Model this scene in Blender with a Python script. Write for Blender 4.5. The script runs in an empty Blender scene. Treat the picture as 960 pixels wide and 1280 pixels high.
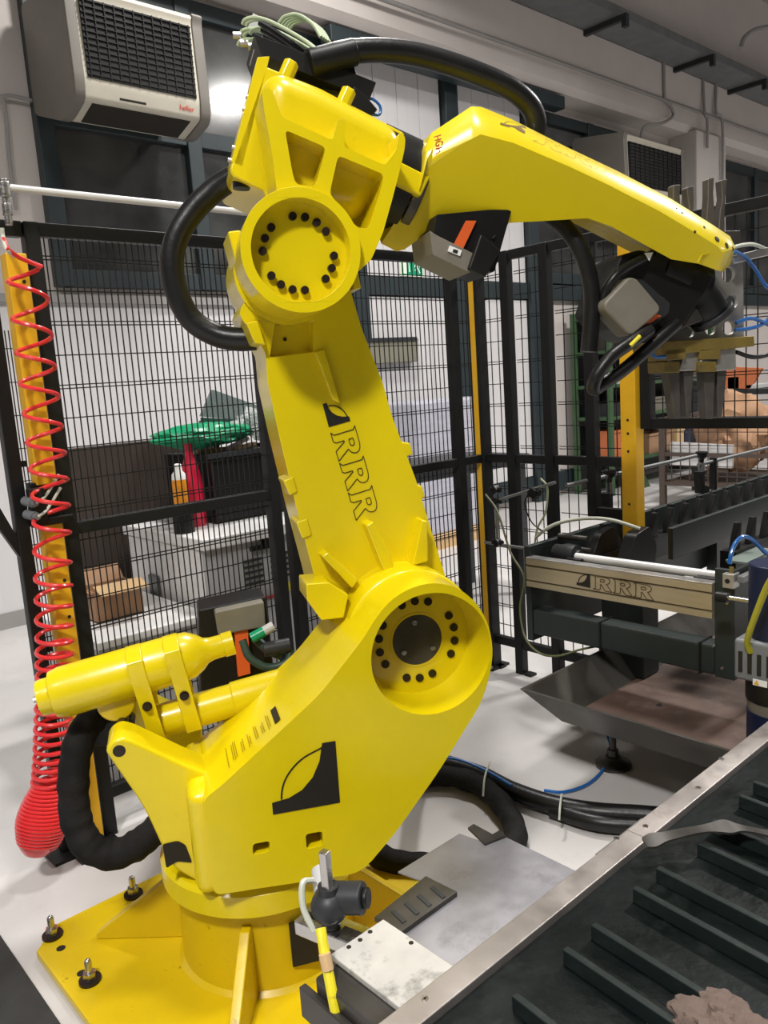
import bpy, bmesh, math, random
from mathutils import Vector, Matrix, noise
from mathutils.geometry import tessellate_polygon
random.seed(4)
SC = bpy.context.scene
COL = SC.collection
PI = math.pi

# ---------------------------------------------------------------- camera, world, lights, exposure
def camera():
    cd = bpy.data.cameras.new('camera'); co = bpy.data.objects.new('camera', cd); COL.objects.link(co)
    pitch, roll, yaw = .160575, -.068016, .8427045
    fw = Vector((math.cos(pitch)*math.cos(yaw), math.cos(pitch)*math.sin(yaw), -math.sin(pitch)))
    r = Vector((math.sin(yaw), -math.cos(yaw), 0)); u = r.cross(fw)
    r2 = r*math.cos(roll)+u*math.sin(roll); u2 = -r*math.sin(roll)+u*math.cos(roll)
    m = Matrix((r2, u2, -fw)).transposed().to_4x4(); m.translation = (0, 0, 1.6)
    co.matrix_world = m
    cd.sensor_fit = 'VERTICAL'; cd.sensor_height = 36.0; cd.lens = 36.0*1000.8/1280
    cd.clip_start = .05; cd.clip_end = 200
    SC.camera = co
camera()
w = bpy.data.worlds.new('World'); SC.world = w; w.use_nodes = True
w.node_tree.nodes['Background'].inputs[0].default_value = (.03, .034, .04, 1)
w.node_tree.nodes['Background'].inputs[1].default_value = 1.0
SC.view_settings.view_transform = 'Standard'; SC.view_settings.look = 'None'
SC.view_settings.gamma = 1; SC.view_settings.use_curve_mapping = False
SC.view_settings.exposure = 0.0
def lamp(name, loc, size, power, col=(1, .965, .92), shape='DISK'):
    d = bpy.data.lights.new(name, 'AREA'); d.shape = shape; d.size = size; d.energy = power; d.color = col; d.spread = math.radians(155)
    o = bpy.data.objects.new(name, d); COL.objects.link(o); o.location = loc
    return o
# high-bay lamps of the hall, in rows under the ceiling
for i, (x, y, p) in enumerate(((-2.2, -.75, 405), (1.6, .6, 110), (3.8, 4.0, 190), (7.6, .75, 380), (13.5, .5, 240), (-4.5, .9, 60), (11.5, -6.5, 180),
                               (20, 1.5, 200), (11, -14, 80))):
    lamp('high_bay_lamp', (x, y, 6.2), .75, p)

# ---------------------------------------------------------------- materials
MATS = {}
def mat(name, col, rough=.5, metal=0., coat=0., var=.0, scale=6., bump=0., bscale=40., spec=.5, dirt=None, dscale=3., dlo=.55, dhi=.75, emit=None, rvar=0., detail=6, stretch=None):
    m = bpy.data.materials.new(name); m.use_nodes = True; nt = m.node_tree; N = nt.nodes; L = nt.links
    b = N['Principled BSDF']
    b.inputs['Base Color'].default_value = (*col, 1); b.inputs['Roughness'].default_value = rough
    b.inputs['Metallic'].default_value = metal; b.inputs['Coat Weight'].default_value = coat
    b.inputs['Coat Roughness'].default_value = .12; b.inputs['Specular IOR Level'].default_value = spec
    tc = N.new('ShaderNodeTexCoord'); src = tc.outputs['Object']
    if stretch:
        mp = N.new('ShaderNodeMapping'); mp.inputs['Scale'].default_value = stretch; L.new(src, mp.inputs['Vector']); src = mp.outputs['Vector']
    last = None
    if var or rvar:
        n = N.new('ShaderNodeTexNoise'); n.inputs['Scale'].default_value = scale; n.inputs['Detail'].default_value = detail
        n.inputs['Roughness'].default_value = .6; L.new(src, n.inputs['Vector'])
        if var:
            r = N.new('ShaderNodeValToRGB')
            r.color_ramp.elements[0].position = .3; r.color_ramp.elements[1].position = .7
            r.color_ramp.elements[0].color = (*[c*(1-var) for c in col], 1)
            r.color_ramp.elements[1].color = (*[min(1, c*(1+var)) for c in col], 1)
            L.new(n.outputs['Fac'], r.inputs['Fac']); last = r.outputs['Color']
        if rvar:
            mr = N.new('ShaderNodeMapRange'); mr.inputs['To Min'].default_value = max(.02, rough-rvar); mr.inputs['To Max'].default_value = rough+rvar
            mr.inputs['From Min'].default_value = .3; mr.inputs['From Max'].default_value = .7
            L.new(n.outputs['Fac'], mr.inputs['Value']); L.new(mr.outputs['Result'], b.inputs['Roughness'])
    if dirt:
        n2 = N.new('ShaderNodeTexNoise'); n2.inputs['Scale'].default_value = dscale; n2.inputs['Detail'].default_value = 9
        n2.inputs['Roughness'].default_value = .68; L.new(src, n2.inputs['Vector'])
        r2 = N.new('ShaderNodeValToRGB'); r2.color_ramp.elements[0].position = dlo; r2.color_ramp.elements[1].position = dhi
        L.new(n2.outputs['Fac'], r2.inputs['Fac'])
        mx = N.new('ShaderNodeMix'); mx.data_type = 'RGBA'
        L.new(r2.outputs['Color'], mx.inputs['Factor'])
        if last: L.new(last, mx.inputs['A'])
        else: mx.inputs['A'].default_value = (*col, 1)
        mx.inputs['B'].default_value = (*dirt, 1); last = mx.outputs['Result']
    if last: L.new(last, b.inputs['Base Color'])
    if bump:
        n3 = N.new('ShaderNodeTexNoise'); n3.inputs['Scale'].default_value = bscale; n3.inputs['Detail'].default_value = 4; L.new(src, n3.inputs['Vector'])
        bp = N.new('ShaderNodeBump'); bp.inputs['Strength'].default_value = bump; bp.inputs['Distance'].default_value = .01
        L.new(n3.outputs['Fac'], bp.inputs['Height']); L.new(bp.outputs['Normal'], b.inputs['Normal'])
    if emit:
        b.inputs['Emission Color'].default_value = (*emit[0], 1); b.inputs['Emission Strength'].default_value = emit[1]
    MATS[name] = m
    return m
YEL = mat('yellow_paint', (.74, .59, .002), .3, coat=.35, var=.05, scale=3, bump=.05, bscale=25, dirt=(.45, .27, .004), dscale=7, dlo=.66, dhi=.95)
YELF = mat('yellow_paint_floor_worn', (.66, .47, .003), .35, coat=.25, var=.08, scale=4, dirt=(.10, .06, .01), dscale=16, dlo=.63, dhi=.72, bump=.05)
YPOST = mat('amber_post_paint', (.72, .40, .012), .42, var=.06, scale=9, dirt=(.3, .17, .02), dscale=10, dlo=.7, dhi=.9)
BLK = mat('black_plastic', (.009, .009, .009), .42, var=.2, scale=12, spec=.3)
RUB = mat('black_rubber_hose', (.009, .009, .0095), .36, var=.2, scale=20, bump=.1, bscale=60, spec=.35)
FAB = mat('black_fabric_sleeve', (.012, .011, .011), .8, var=.3, scale=15, bump=.7, bscale=22, spec=.2)
BOLT = mat('black_oxide_steel', (.022, .014, .010), .4, metal=.3, var=.3, scale=60)
FEN = mat('black_fence_paint', (.009, .0095, .010), .45, var=.15, scale=10, spec=.3)
STEEL = mat('brushed_steel', (.55, .54, .53), .3, metal=1, var=.05, scale=14, rvar=.08, stretch=(1, 8, 8))
WORN = mat('worn_steel_strip', (.50, .46, .44), .42, metal=.75, var=.16, scale=9, rvar=.12, dirt=(.25, .2, .18), dscale=8, dlo=.58, dhi=.75)
ALU = mat('aluminium', (.62, .61, .6), .36, metal=.9, var=.1, scale=12, rvar=.08)
ALUT = mat('tooling_aluminium', (.47, .46, .43), .42, metal=.7, var=.12, scale=12, rvar=.08)
DARKST = mat('dark_oiled_steel', (.075, .07, .065), .4, metal=.6, var=.3, scale=10, rvar=.1)
GREYM = mat('motor_grey', (.19, .175, .14), .5, var=.08, scale=15)
DGREEN = mat('dark_green_machine_paint', (.017, .025, .024), .45, var=.14, scale=5, dirt=(.02, .02, .02), dscale=9, dlo=.6, dhi=.8)
BELT = mat('dark_green_belt', (.0022, .0045, .0046), .45, var=.3, scale=7, spec=.22, dirt=(.024, .028, .027), dscale=8, dlo=.52, dhi=.8, bump=.15, bscale=50, rvar=.12)
CLEAT = mat('belt_cleat_rubber', (.010, .0165, .016), .5, var=.2, scale=12, spec=.3, dirt=(.038, .043, .041), dscale=12, dlo=.5, dhi=.75)
FLOOR = mat('grey_epoxy_floor', (.56, .545, .54), .42, var=.05, scale=1.2, dirt=(.38, .37, .37), dscale=1.6, dlo=.55, dhi=.8, rvar=.1)
WALL = mat('white_wall_plaster', (.60, .555, .53), .8, var=.04, scale=2, bump=.1, bscale=12)
PANEL = mat('white_door_panel', (.66, .65, .66), .5, var=.03, scale=1.5, stretch=(6, 1, .3))
CEIL = mat('grey_ceiling', (.34, .33, .33), .85, var=.05)
PIPEW = mat('bright_air_pipe', (.72, .72, .72), .3, metal=.2)
SENSG = mat('slate_grey_plastic', (.16, .17, .18), .45)
FARW = mat('grey_far_wall', (.22, .215, .21), .85, var=.05)
TEAL = mat('dark_teal_frame', (.020, .031, .036), .45, var=.15, scale=5)
GALV = mat('galvanised_steel', (.20, .21, .215), .5, metal=.5, var=.15, scale=5)
CONDUIT = mat('grey_conduit', (.3, .29, .28), .55, var=.05)
CREAM = mat('cream_enamel', (.50, .47, .39), .45, var=.05, scale=6, dirt=(.3, .27, .2), dscale=5, dlo=.6, dhi=.85)
BEIGE = mat('grey_beige_heater_paint', (.15, .138, .12), .5, var=.08, scale=5)
CASE = mat('white_machine_enamel', (.82, .82, .82), .4, var=.03)
CASEG = mat('grey_machine_enamel', (.42, .42, .43), .45, var=.05)
BROWN = mat('dark_brown_board', (.045, .032, .026), .6, var=.2, scale=6, stretch=(6, 6, 1))
CARD = mat('cardboard', (.36, .21, .12), .8, var=.15, scale=8)
WOODL = mat('pale_cardboard', (.62, .42, .22), .8, var=.1, scale=8)
RED = mat('red_polyurethane_hose', (.72, .03, .035), .28, coat=.4, var=.05)
REDB = mat('red_plastic', (.6, .01, .05), .35, coat=.2)
ORANGE = mat('orange_label', (.75, .12, .02), .5, var=.05)
OCARD = mat('orange_card', (.55, .16, .06), .7, var=.08)
WHITE = mat('white_print', (.8, .8, .78), .5)
INK = mat('black_print', (.012, .010, .007), .5)
FINE = mat('thin_olive_print', (.30, .20, .004), .5)
REDINK = mat('red_print', (.6, .03, .02), .5)
BLUEH = mat('blue_air_hose', (.008, .12, .42), .3, coat=.4)
BLUEM = mat('blue_motor_paint', (.003, .009, .04), .4, var=.1)
YCAB = mat('yellow_cable', (.72, .62, .02), .4, var=.1, scale=30, dirt=(.3, .22, .05), dscale=40, dlo=.6, dhi=.7)
CLEARH = mat('white_air_hose', (.55, .58, .5), .4)
GWIRE = mat('pale_green_wire', (.42, .5, .32), .45)
GREENP = mat('bright_green_plastic', (.0, .28, .12), .35, var=.1)
DGRN = mat('dark_green_tarp', (.01, .07, .05), .55, var=.15)
RACKG = mat('green_rack_paint', (.045, .10, .042), .55, var=.1)
TRAY = mat('rusty_tray_floor', (.085, .052, .040), .55, var=.35, scale=5, dirt=(.2, .16, .14), dscale=9, dlo=.55, dhi=.85, rvar=.12)
TRAYS = mat('tray_steel', (.075, .07, .062), .42, metal=.6, var=.2, scale=6, rvar=.1)
SHEET = mat('smoke_grey_sheet', (.235, .23, .25), .36, metal=.35, var=.3, scale=4, rvar=.14, dirt=(.06, .055, .06), dscale=4.5, dlo=.54, dhi=.8)
PLATEW = mat('scuffed_white_plate', (.58, .57, .54), .5, metal=.2, var=.1, scale=12, dirt=(.12, .11, .10), dscale=11, dlo=.52, dhi=.70)
RAG = mat('dirty_brown_rag', (.12, .085, .07), .9, var=.35, scale=9, dirt=(.42, .38, .34), dscale=5, dlo=.6, dhi=.75, bump=.6, bscale=60)
GOLD = mat('champagne_aluminium', (.50, .44, .30), .36, metal=.55, var=.06, scale=8, stretch=(8, .6, 8), rvar=.06)
GOLDD = mat('dark_groove', (.10, .07, .03), .5)
SAFETY = mat('exit_sign_green', (.0, .27, .14), .45, emit=((.0, .27, .14), .15))
SAFEW = mat('exit_sign_white', (.75, .82, .68), .45, emit=((.75, .82, .68), .15))
LILAC = mat('lilac_wrap', (.45, .45, .52), .35, var=.12, scale=8, stretch=(1, 1, 6))
OLIVE = mat('olive_box', (.22, .21, .16), .6, var=.05)
GREYP = mat('light_grey_plastic', (.5, .5, .5), .45)
SENS = mat('dark_grey_plastic', (.028, .030, .034), .45, var=.1, spec=.35)
MATG = mat('dark_floor_mat', (.022, .022, .021), .7, var=.3, scale=9)
TOOLY = mat('worn_yellow_tooling', (.22, .16, .035), .5, metal=.2, var=.15, scale=14, dirt=(.12, .1, .05), dscale=20, dlo=.55, dhi=.75)
FING = mat('gripper_finger_steel', (.11, .10, .09), .5, metal=.5, var=.2, scale=15)
ORANP = mat('spray_can_label', (.75, .28, .01), .4, var=.2, scale=40)
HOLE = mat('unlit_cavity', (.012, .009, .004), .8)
def glass_dark():
    m = bpy.data.materials.new('dusty_night_glass'); m.use_nodes = True; N = m.node_tree.nodes; L = m.node_tree.links
    b = N['Principled BSDF']; b.inputs['Specular IOR Level'].default_value = .6
    tc = N.new('ShaderNodeTexCoord'); n = N.new('ShaderNodeTexNoise'); n.inputs['Scale'].default_value = 1.6; n.inputs['Detail'].default_value = 8
    L.new(tc.outputs['Object'], n.inputs['Vector'])
    r = N.new('ShaderNodeValToRGB'); r.color_ramp.elements[0].position = .35; r.color_ramp.elements[1].position = .75
    r.color_ramp.elements[0].color = (.018, .019, .020, 1); r.color_ramp.elements[1].color = (.085, .088, .085, 1)
    L.new(n.outputs['Fac'], r.inputs['Fac']); L.new(r.outputs['Color'], b.inputs['Base Color'])
    b.inputs['Roughness'].default_value = .13
    # film of dust on the pane that blurs the reflection
    b.inputs['Coat Weight'].default_value = .5; b.inputs['Coat Roughness'].default_value = .03
    return m
GLASS = glass_dark()
def clear_film():
    m = bpy.data.materials.new('clear_plastic_film'); m.use_nodes = True
    b = m.node_tree.nodes['Principled BSDF']; b.inputs['Base Color'].default_value = (.85, .9, .88, 1)
    b.inputs['Transmission Weight'].default_value = .75; b.inputs['Roughness'].default_value = .18; b.inputs['IOR'].default_value = 1.25
    return m
FILM = clear_film()

# ---------------------------------------------------------------- helpers
def thing(name, label, cat, loc=(0, 0, 0), rz=0., group=None):
    o = bpy.data.objects.new(name, None); COL.objects.link(o); o.empty_display_size = .1
    o.location = loc; o.rotation_euler = (0, 0, rz); o['label'] = label; o['category'] = cat
    if group: o['group'] = group
    return o
def tag(o, label, cat, group=None):
    o['label'] = label; o['category'] = cat
    if group: o['group'] = group
    return o
def link(name, bm, m, parent=None, bevel=0., seg=2, smooth=True, ang=35, kind=None, label=None, world=False, inset=None):
    if world and parent is not None:      # shape given in world coordinates, parent not rotated
        bmesh.ops.translate(bm, verts=bm.verts, vec=-Vector(parent.location))
    bmesh.ops.recalc_face_normals(bm, faces=bm.faces)
    me = bpy.data.meshes.new(name); bm.to_mesh(me); bm.free()
    o = bpy.data.objects.new(name, me); COL.objects.link(o)
    for k in (m if isinstance(m, (list, tuple)) else [m]): me.materials.append(k)
    if smooth:
        me.polygons.foreach_set('use_smooth', [True]*len(me.polygons)); me.set_sharp_from_angle(angle=math.radians(ang))
    if parent is not None: o.parent = parent
    if bevel:
        b = o.modifiers.new('bevel', 'BEVEL'); b.width = bevel; b.segments = seg; b.limit_method = 'ANGLE'; b.angle_limit = math.radians(32)
        b.harden_normals = False
        wn = o.modifiers.new('wn', 'WEIGHTED_NORMAL'); wn.keep_sharp = False
    if kind: o['kind'] = kind
    if label: o['label'] = label
    return o
def B(): return bmesh.new()
def box(bm, c, s, rot=None):
    m = Matrix.Translation(c) @ (rot.to_4x4() if rot is not None else Matrix.Identity(4)) @ Matrix.Diagonal((*s, 1))
    return bmesh.ops.create_cube(bm, size=1, matrix=m)['verts']
def bx(bm, x0, x1, y0, y1, z0, z1):
    return box(bm, ((x0+x1)/2, (y0+y1)/2, (z0+z1)/2), (abs(x1-x0), abs(y1-y0), abs(z1-z0)))
def axis_rot(d):
    return Vector(d).normalized().to_track_quat('Z', 'Y').to_matrix()
def cyl(bm, p0, p1, r0, r1=None, n=20):
    p0, p1 = Vector(p0), Vector(p1); r1 = r0 if r1 is None else r1
    d = p1-p0; m = Matrix.Translation((p0+p1)/2) @ axis_rot(d).to_4x4()
    return bmesh.ops.create_cone(bm, cap_ends=True, segments=n, radius1=r0, radius2=r1, depth=d.length, matrix=m)['verts']
def lathe(bm, p0, p1, prof, n=28):
    """prof: (t along p0->p1 in metres, radius)"""
    p0, p1 = Vector(p0), Vector(p1); M = axis_rot(p1-p0); rings = []
    for t, r in prof:
        rings.append([bm.verts.new(p0 + M @ Vector((r*math.cos(2*PI*k/n), r*math.sin(2*PI*k/n), t))) for k in range(n)])
    for a, b in zip(rings, rings[1:]):
        for k in range(n): bm.faces.new((a[k], a[(k+1) % n], b[(k+1) % n], b[k]))
    bm.faces.new(rings[0][::-1]); bm.faces.new(rings[-1])
def cr(P, n=8):
    P = [Vector(p) for p in P]
    if len(P) < 3: return P
    Q = [2*P[0]-P[1]]+P+[2*P[-1]-P[-2]]; out = []
    for i in range(1, len(Q)-2):
        a, b, c, d = Q[i-1:i+3]
        for k in range(n):
            t = k/n
            out.append(.5*((2*b)+(c-a)*t+(2*a-5*b+4*c-d)*t*t+(3*b-a-3*c+d)*t**3))
    out.append(P[-1]); return out
def tube(bm, P, r, n=12, sub=8, rf=None):
    P = cr(P, sub) if sub else [Vector(p) for p in P]
    T = [(P[min(i+1, len(P)-1)]-P[max(i-1, 0)]).normalized() for i in range(len(P))]
    up = Vector((0, 0, 1)) if abs(T[0].z) < .9 else Vector((1, 0, 0))
    nrm = (up-T[0]*up.dot(T[0])).normalized(); rings = []
    for i, p in enumerate(P):
        nrm = (nrm-T[i]*nrm.dot(T[i])).normalized(); bn = T[i].cross(nrm)
        rr = r if rf is None else r*rf(i/(len(P)-1), i)
        rings.append([bm.verts.new(p+(nrm*math.cos(2*PI*k/n)+bn*math.sin(2*PI*k/n))*rr) for k in range(n)])
    for a, b in zip(rings, rings[1:]):
        for k in range(n): bm.faces.new((a[k], a[(k+1) % n], b[(k+1) % n], b[k]))
    bm.faces.new(rings[0][::-1]); bm.faces.new(rings[-1])
def rnd(P, r, n=4):
    """round the corners of a 2-D polygon; r a number or one per corner"""
    out = []; N_ = len(P)
    for i in range(N_):
        p = Vector(P[i]).to_2d(); a = Vector(P[i-1]).to_2d()-p; b = Vector(P[(i+1) % N_]).to_2d()-p
        rr = r[i] if isinstance(r, (list, tuple)) else r
        k = min(rr, a.length*.45, b.length*.45)
        if k < 1e-5: out.append(tuple(p)); continue
        p0 = p+a.normalized()*k; p1 = p+b.normalized()*k
        for j in range(n+1):
            t = j/n; out.append(tuple(p0*(1-t)**2+p*2*t*(1-t)+p1*t*t))
    return out
def circ(c, r, n=40, a0=0., a1=2*PI):
    return [(c[0]+r*math.cos(a0+(a1-a0)*k/n), c[1]+r*math.sin(a0+(a1-a0)*k/n)) for k in range(n)]
FR = lambda u, v, w_: (u, -w_, v)     # robot plane: u along the arm, v up, w towards the aisle
FXZ = lambda u, v, w_: (u, w_, v)     # profile in X-Z, extruded along Y
FYZ = lambda u, v, w_: (w_, u, v)     # profile in Y-Z, extruded along X
FXY = lambda u, v, w_: (u, v, w_)
def prism(bm, outer, w0, w1, f=FR, holes=()):
    loops = [[Vector((p[0], p[1], 0)) for p in L_] for L_ in (outer, *holes)]
    flat = [p for L_ in loops for p in L_]
    tris = tessellate_polygon(loops)
    A = [bm.verts.new(f(p.x, p.y, w0)) for p in flat]; C = [bm.verts.new(f(p.x, p.y, w1)) for p in flat]
    if len(loops) == 1:
        bm.faces.new(A); bm.faces.new(C[::-1])
    else:
        for t in tris:
            try: bm.faces.new([A[i] for i in t]); bm.faces.new([C[i] for i in reversed(t)])
            except ValueError: pass
    k = 0
    for L_ in loops:
        n = len(L_)
        for i in range(n):
            a, b = k+i, k+(i+1) % n
            bm.faces.new((A[a], A[b], C[b], C[a]))
        k += n
def plate(name, outer, w0, w1, m, parent, f=FR, holes=(), bevel=.005, world=False, seg=2, label=None):
    bm = B(); prism(bm, outer, w0, w1, f, holes)
    return link(name, bm, m, parent, bevel=bevel, seg=seg, world=world, label=label)
def ribbon(bm, P, wd, f, closed=True):
    """flat stroke along a 2-D polyline, f maps (u, v) to 3-D"""
    P = [Vector(p).to_2d() for p in P]; n = len(P); I, O_ = [], []
    for i in range(n):
        a = P[i-1] if closed or i > 0 else P[i]*2-P[i+1]
        c = P[(i+1) % n] if closed or i < n-1 else P[i]*2-P[i-1]
        d0 = (P[i]-a).normalized(); d1 = (c-P[i]).normalized()
        n0 = Vector((-d0.y, d0.x)); n1 = Vector((-d1.y, d1.x)); mn = (n0+n1)
        mn = mn.normalized() if mn.length > 1e-6 else n0
        k = min(2.2, 1/max(.3, mn.dot(n0)))
        I.append(bm.verts.new(f(*(P[i]+mn*k*wd/2)))); O_.append(bm.verts.new(f(*(P[i]-mn*k*wd/2))))
    for i in range(n if closed else n-1):
        j = (i+1) % n
        bm.faces.new((I[i], I[j], O_[j], O_[i]))
def flat(bm, P, f):
    bm.faces.new([bm.verts.new(f(*p)) for p in P])
R_OUT = [(0, 0), (.10, .10), (.10, .90), (0, 1), (.62, 1), (.80, .93), (.86, .76), (.80, .58), (.66, .50), (.95, 0), (.62, 0), (.40, .42), (.36, .42), (.36, .10), (.30, 0)]
R_OUT = rnd(R_OUT, [.01, .01, .01, .01, .1, .1, .1, .1, .02, .01, .01, .02, .01, .01, .01], 2)
R_IN = rnd([(.36, .62), (.36, .80), (.55, .80), (.60, .71), (.55, .62)], .03, 2)
LOGO = [(0, 0), (1, 0), (1, 1), (.80, 1), (.74, .72), (.62, .48), (.45, .31), (.25, .22), (0, .19)]
LOGO_ARC = [(.14, .22), (.16, .36), (.22, .52), (.34, .68), (.52, .82), (.80, .93)]
def aff(p0, px, py, up):
    """map unit square to the plane p0, px, py (3-D), lifted by up"""
    p0, px, py, up = Vector(p0), Vector(px), Vector(py), Vector(up)
    return lambda u, v: p0+(px-p0)*u+(py-p0)*v+up
def lettering(name, parent, p0, px, py, up, m, wd, n=3, w_each=.333, world=False):
    bm = B()
    L_ = (Vector(px)-Vector(p0)).length; H_ = (Vector(py)-Vector(p0)).length
    ex = (Vector(px)-Vector(p0)).normalized(); ey = (Vector(py)-Vector(p0)).normalized()
    for k in range(n):
        f = lambda u, v, k=k: Vector(p0)+ex*(u+k*L_/n)+ey*v+Vector(up)
        sc = L_/n/1.0
        for G in (R_OUT, R_IN): ribbon(bm, [(g[0]*sc*.98, g[1]*H_) for g in G], wd, f)
    return link(name, bm, m, parent, smooth=False, world=world)
def logo(name, parent, p0, px, py, up, m, wd, world=False):
    bm = B(); f = aff(p0, px, py, up); flat(bm, LOGO, f)
    s = (Vector(px)-Vector(p0)).length
    ribbon(bm, [tuple(p) [:2] for p in cr([(a, b, 0) for a, b in LOGO_ARC], 4)], wd/s, f, closed=False)
    return link(name, bm, m, parent, smooth=False, world=world)
def copy_of(o, parent=None, **kw):
    c = o.copy(); COL.objects.link(c)
    if parent is not None: c.parent = parent
    for k, v in kw.items(): setattr(c, k, v)
    return c
def instances(name, bm, m, parent, locs, **kw):
    """one small piece repeated: first object, then copies sharing its mesh"""
    first = link(name, bm, m, parent, **kw); first.location = locs[0]
    for l in locs[1:]: copy_of(first, location=l)
    return first
def pocketed(bm, outer, w0, w1, pockets, f=FR):
    """solid prism whose front face (w1) has blind pockets [(loop, depth, floor_scale)]"""
    loops = [[Vector((p[0], p[1], 0)) for p in outer]]+[[Vector((p[0], p[1], 0)) for p in q[0]] for q in pockets]
    flat_ = [p for L_ in loops for p in L_]
    C = [bm.verts.new(f(p.x, p.y, w1)) for p in flat_]
    for t in tessellate_polygon(loops): bm.faces.new([C[i] for i in t])
    n = len(outer); A = [bm.verts.new(f(p[0], p[1], w0)) for p in outer]; bm.faces.new(A)
    for i in range(n): bm.faces.new((A[i], A[(i+1) % n], C[(i+1) % n], C[i]))
    k = n
    for loop, depth, sc in pockets:
        m_ = len(loop); cx = sum(p[0] for p in loop)/m_; cz = sum(p[1] for p in loop)/m_
        D = [bm.verts.new(f(cx+(p[0]-cx)*sc, cz+(p[1]-cz)*sc, w1-depth)) for p in loop]
        for i in range(m_): bm.faces.new((C[k+i], C[k+(i+1) % m_], D[(i+1) % m_], D[i]))
        bm.faces.new(D); k += m_

# ---------------------------------------------------------------- the setting
def structure(name, bm, m, bevel=0., **kw):
    o = link(name, bm, m, bevel=bevel, **kw); o['kind'] = 'structure'; return o
bm = B(); bx(bm, -8, 30, -16, 8, -.2, 0); structure('floor', bm, FLOOR)
bm = B(); bx(bm, -8, 30, -16, 8, 7, 7.2); structure('ceiling', bm, CEIL)
bm = B(); bx(bm, -8, 30, 6.15, 6.4, 0, 7); structure('wall_back', bm, WALL)
bm = B(); bx(bm, -8, 30, -16.2, -16, 0, 7); structure('wall_front', bm, FARW)
bm = B(); bx(bm, 30, 30.2, -16, 6.15, 0, 7); structure('wall_right', bm, WALL)
bm = B(); bx(bm, -8.2, -8, -16, 6.15, 0, 7); structure('wall_left', bm, FARW)
# concrete lintel beam above the windows, its lower edge chamfered
bm = B(); prism(bm, [(6.15, 4.78), (5.86, 4.78), (5.80, 4.86), (5.80, 5.06), (5.76, 5.08), (5.76, 7), (6.15, 7)], -8, 30, FYZ)
structure('trim_1', bm, WALL)
# pillar between the second and third window
bm = B(); bx(bm, 11.45, 12.35, 5.72, 6.15, 0, 4.80); structure('trim_2', bm, WALL, bevel=.02)
# pale sill below the windows, teal rail and skirting along the wall
bm = B(); bx(bm, 1.2, 5.2, 6.09, 6.15, 2.34, 2.40); structure('trim_3', bm, CONDUIT)
bm = B(); bx(bm, -8, 5.18, 6.135, 6.15, 0, 2.34); structure('trim_7', bm, PANEL)
bm = B(); bx(bm, 5.1, 22, 6.07, 6.15, 2.46, 2.64); structure('trim_4', bm, TEAL, bevel=.006)
bm = B(); bx(bm, -8, 5.1, 6.12, 6.15, 0, .12); structure('baseboard_back', bm, CONDUIT)
bm = B(); bx(bm, 5.1, 22, 6.08, 6.15, .08, .32); structure('trim_5', bm, TEAL)

def window(n, x0, x1, z0, z1, cols, rows, fw_=.13):
    o = bpy.data.objects.new('window_%d' % n, None); COL.objects.link(o); o.location = (x0, 6.15, z0); o['kind'] = 'structure'
    xs = [x0]+cols+[x1]; zs = [z0]+rows+[z1]
    bm = B()
    for x in xs: bx(bm, x-fw_/2, x+fw_/2, 6.06, 6.15, z0-fw_/2, z1+fw_/2)
    link('window_frame', bm, TEAL, o, bevel=.008, world=True)
    bm = B()
    for z in zs: bx(bm, x0, x1, 6.075, 6.15, z-fw_/2, z+fw_/2)
    link('transom', bm, TEAL, o, bevel=.006, world=True)
    for i in range(len(xs)-1):
        for j in range(len(zs)-1):
            bm = B(); bx(bm, xs[i]+fw_/2, xs[i+1]-fw_/2, 6.125, 6.14, zs[j]+fw_/2, zs[j+1]-fw_/2)
            link('pane', bm, GLASS, o, world=True)
    return o
window(1, 2.42, 5.1, 2.52, 4.66, [3.62], [3.66])
window(2, 8.1, 11.3, 2.72, 4.58, [9.35], [3.60])
window(3, 12.6, 20, 2.72, 4.62, [14.2, 15.8, 17.4], [])
# tall white double door with teal frame
o = bpy.data.objects.new('door_1', None); COL.objects.link(o); o.location = (5.25, 6.1, 0); o['kind'] = 'structure'
for x0, x1 in ((5.36, 6.6), (6.84, 7.95)):
    for z0, z1 in ((.33, 2.45), (2.65, 4.70)):
        k = 4
        for i in range(k):
            bm = B(); bx(bm, x0+(x1-x0)*i/k+.003, x0+(x1-x0)*(i+1)/k-.003, 6.10, 6.15, z0, z1)
            link('panel', bm, PANEL, o, bevel=.004, world=True)
for x in (5.28, 6.72, 8.06):
    bm = B(); bx(bm, x-.1, x+.1, 6.03, 6.15, 0, 4.72); link('door_frame', bm, TEAL, o, bevel=.01, world=True)
# top track of the sliding door
bm = B(); bx(bm, 4.95, 8.45, 5.82, 5.98, 4.60, 4.74); bx(bm, 8.1, 8.16, 5.9, 6.15, 4.45, 4.6); structure('trim_6', bm, TEAL, bevel=.01)

# ---------------------------------------------------------------- robot
RO = (1.107, 1.865, 0); RZ = math.radians(-26.7166)
def tol(x, y, z=0.):
    c, s = math.cos(-RZ), math.sin(-RZ); dx, dy = x-RO[0], y-RO[1]
    return Vector((c*dx-s*dy, s*dx+c*dy, z))
robot = thing('industrial_robot', 'large yellow articulated robot arm bolted to the floor inside the cage', 'robot', RO, RZ)
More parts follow.
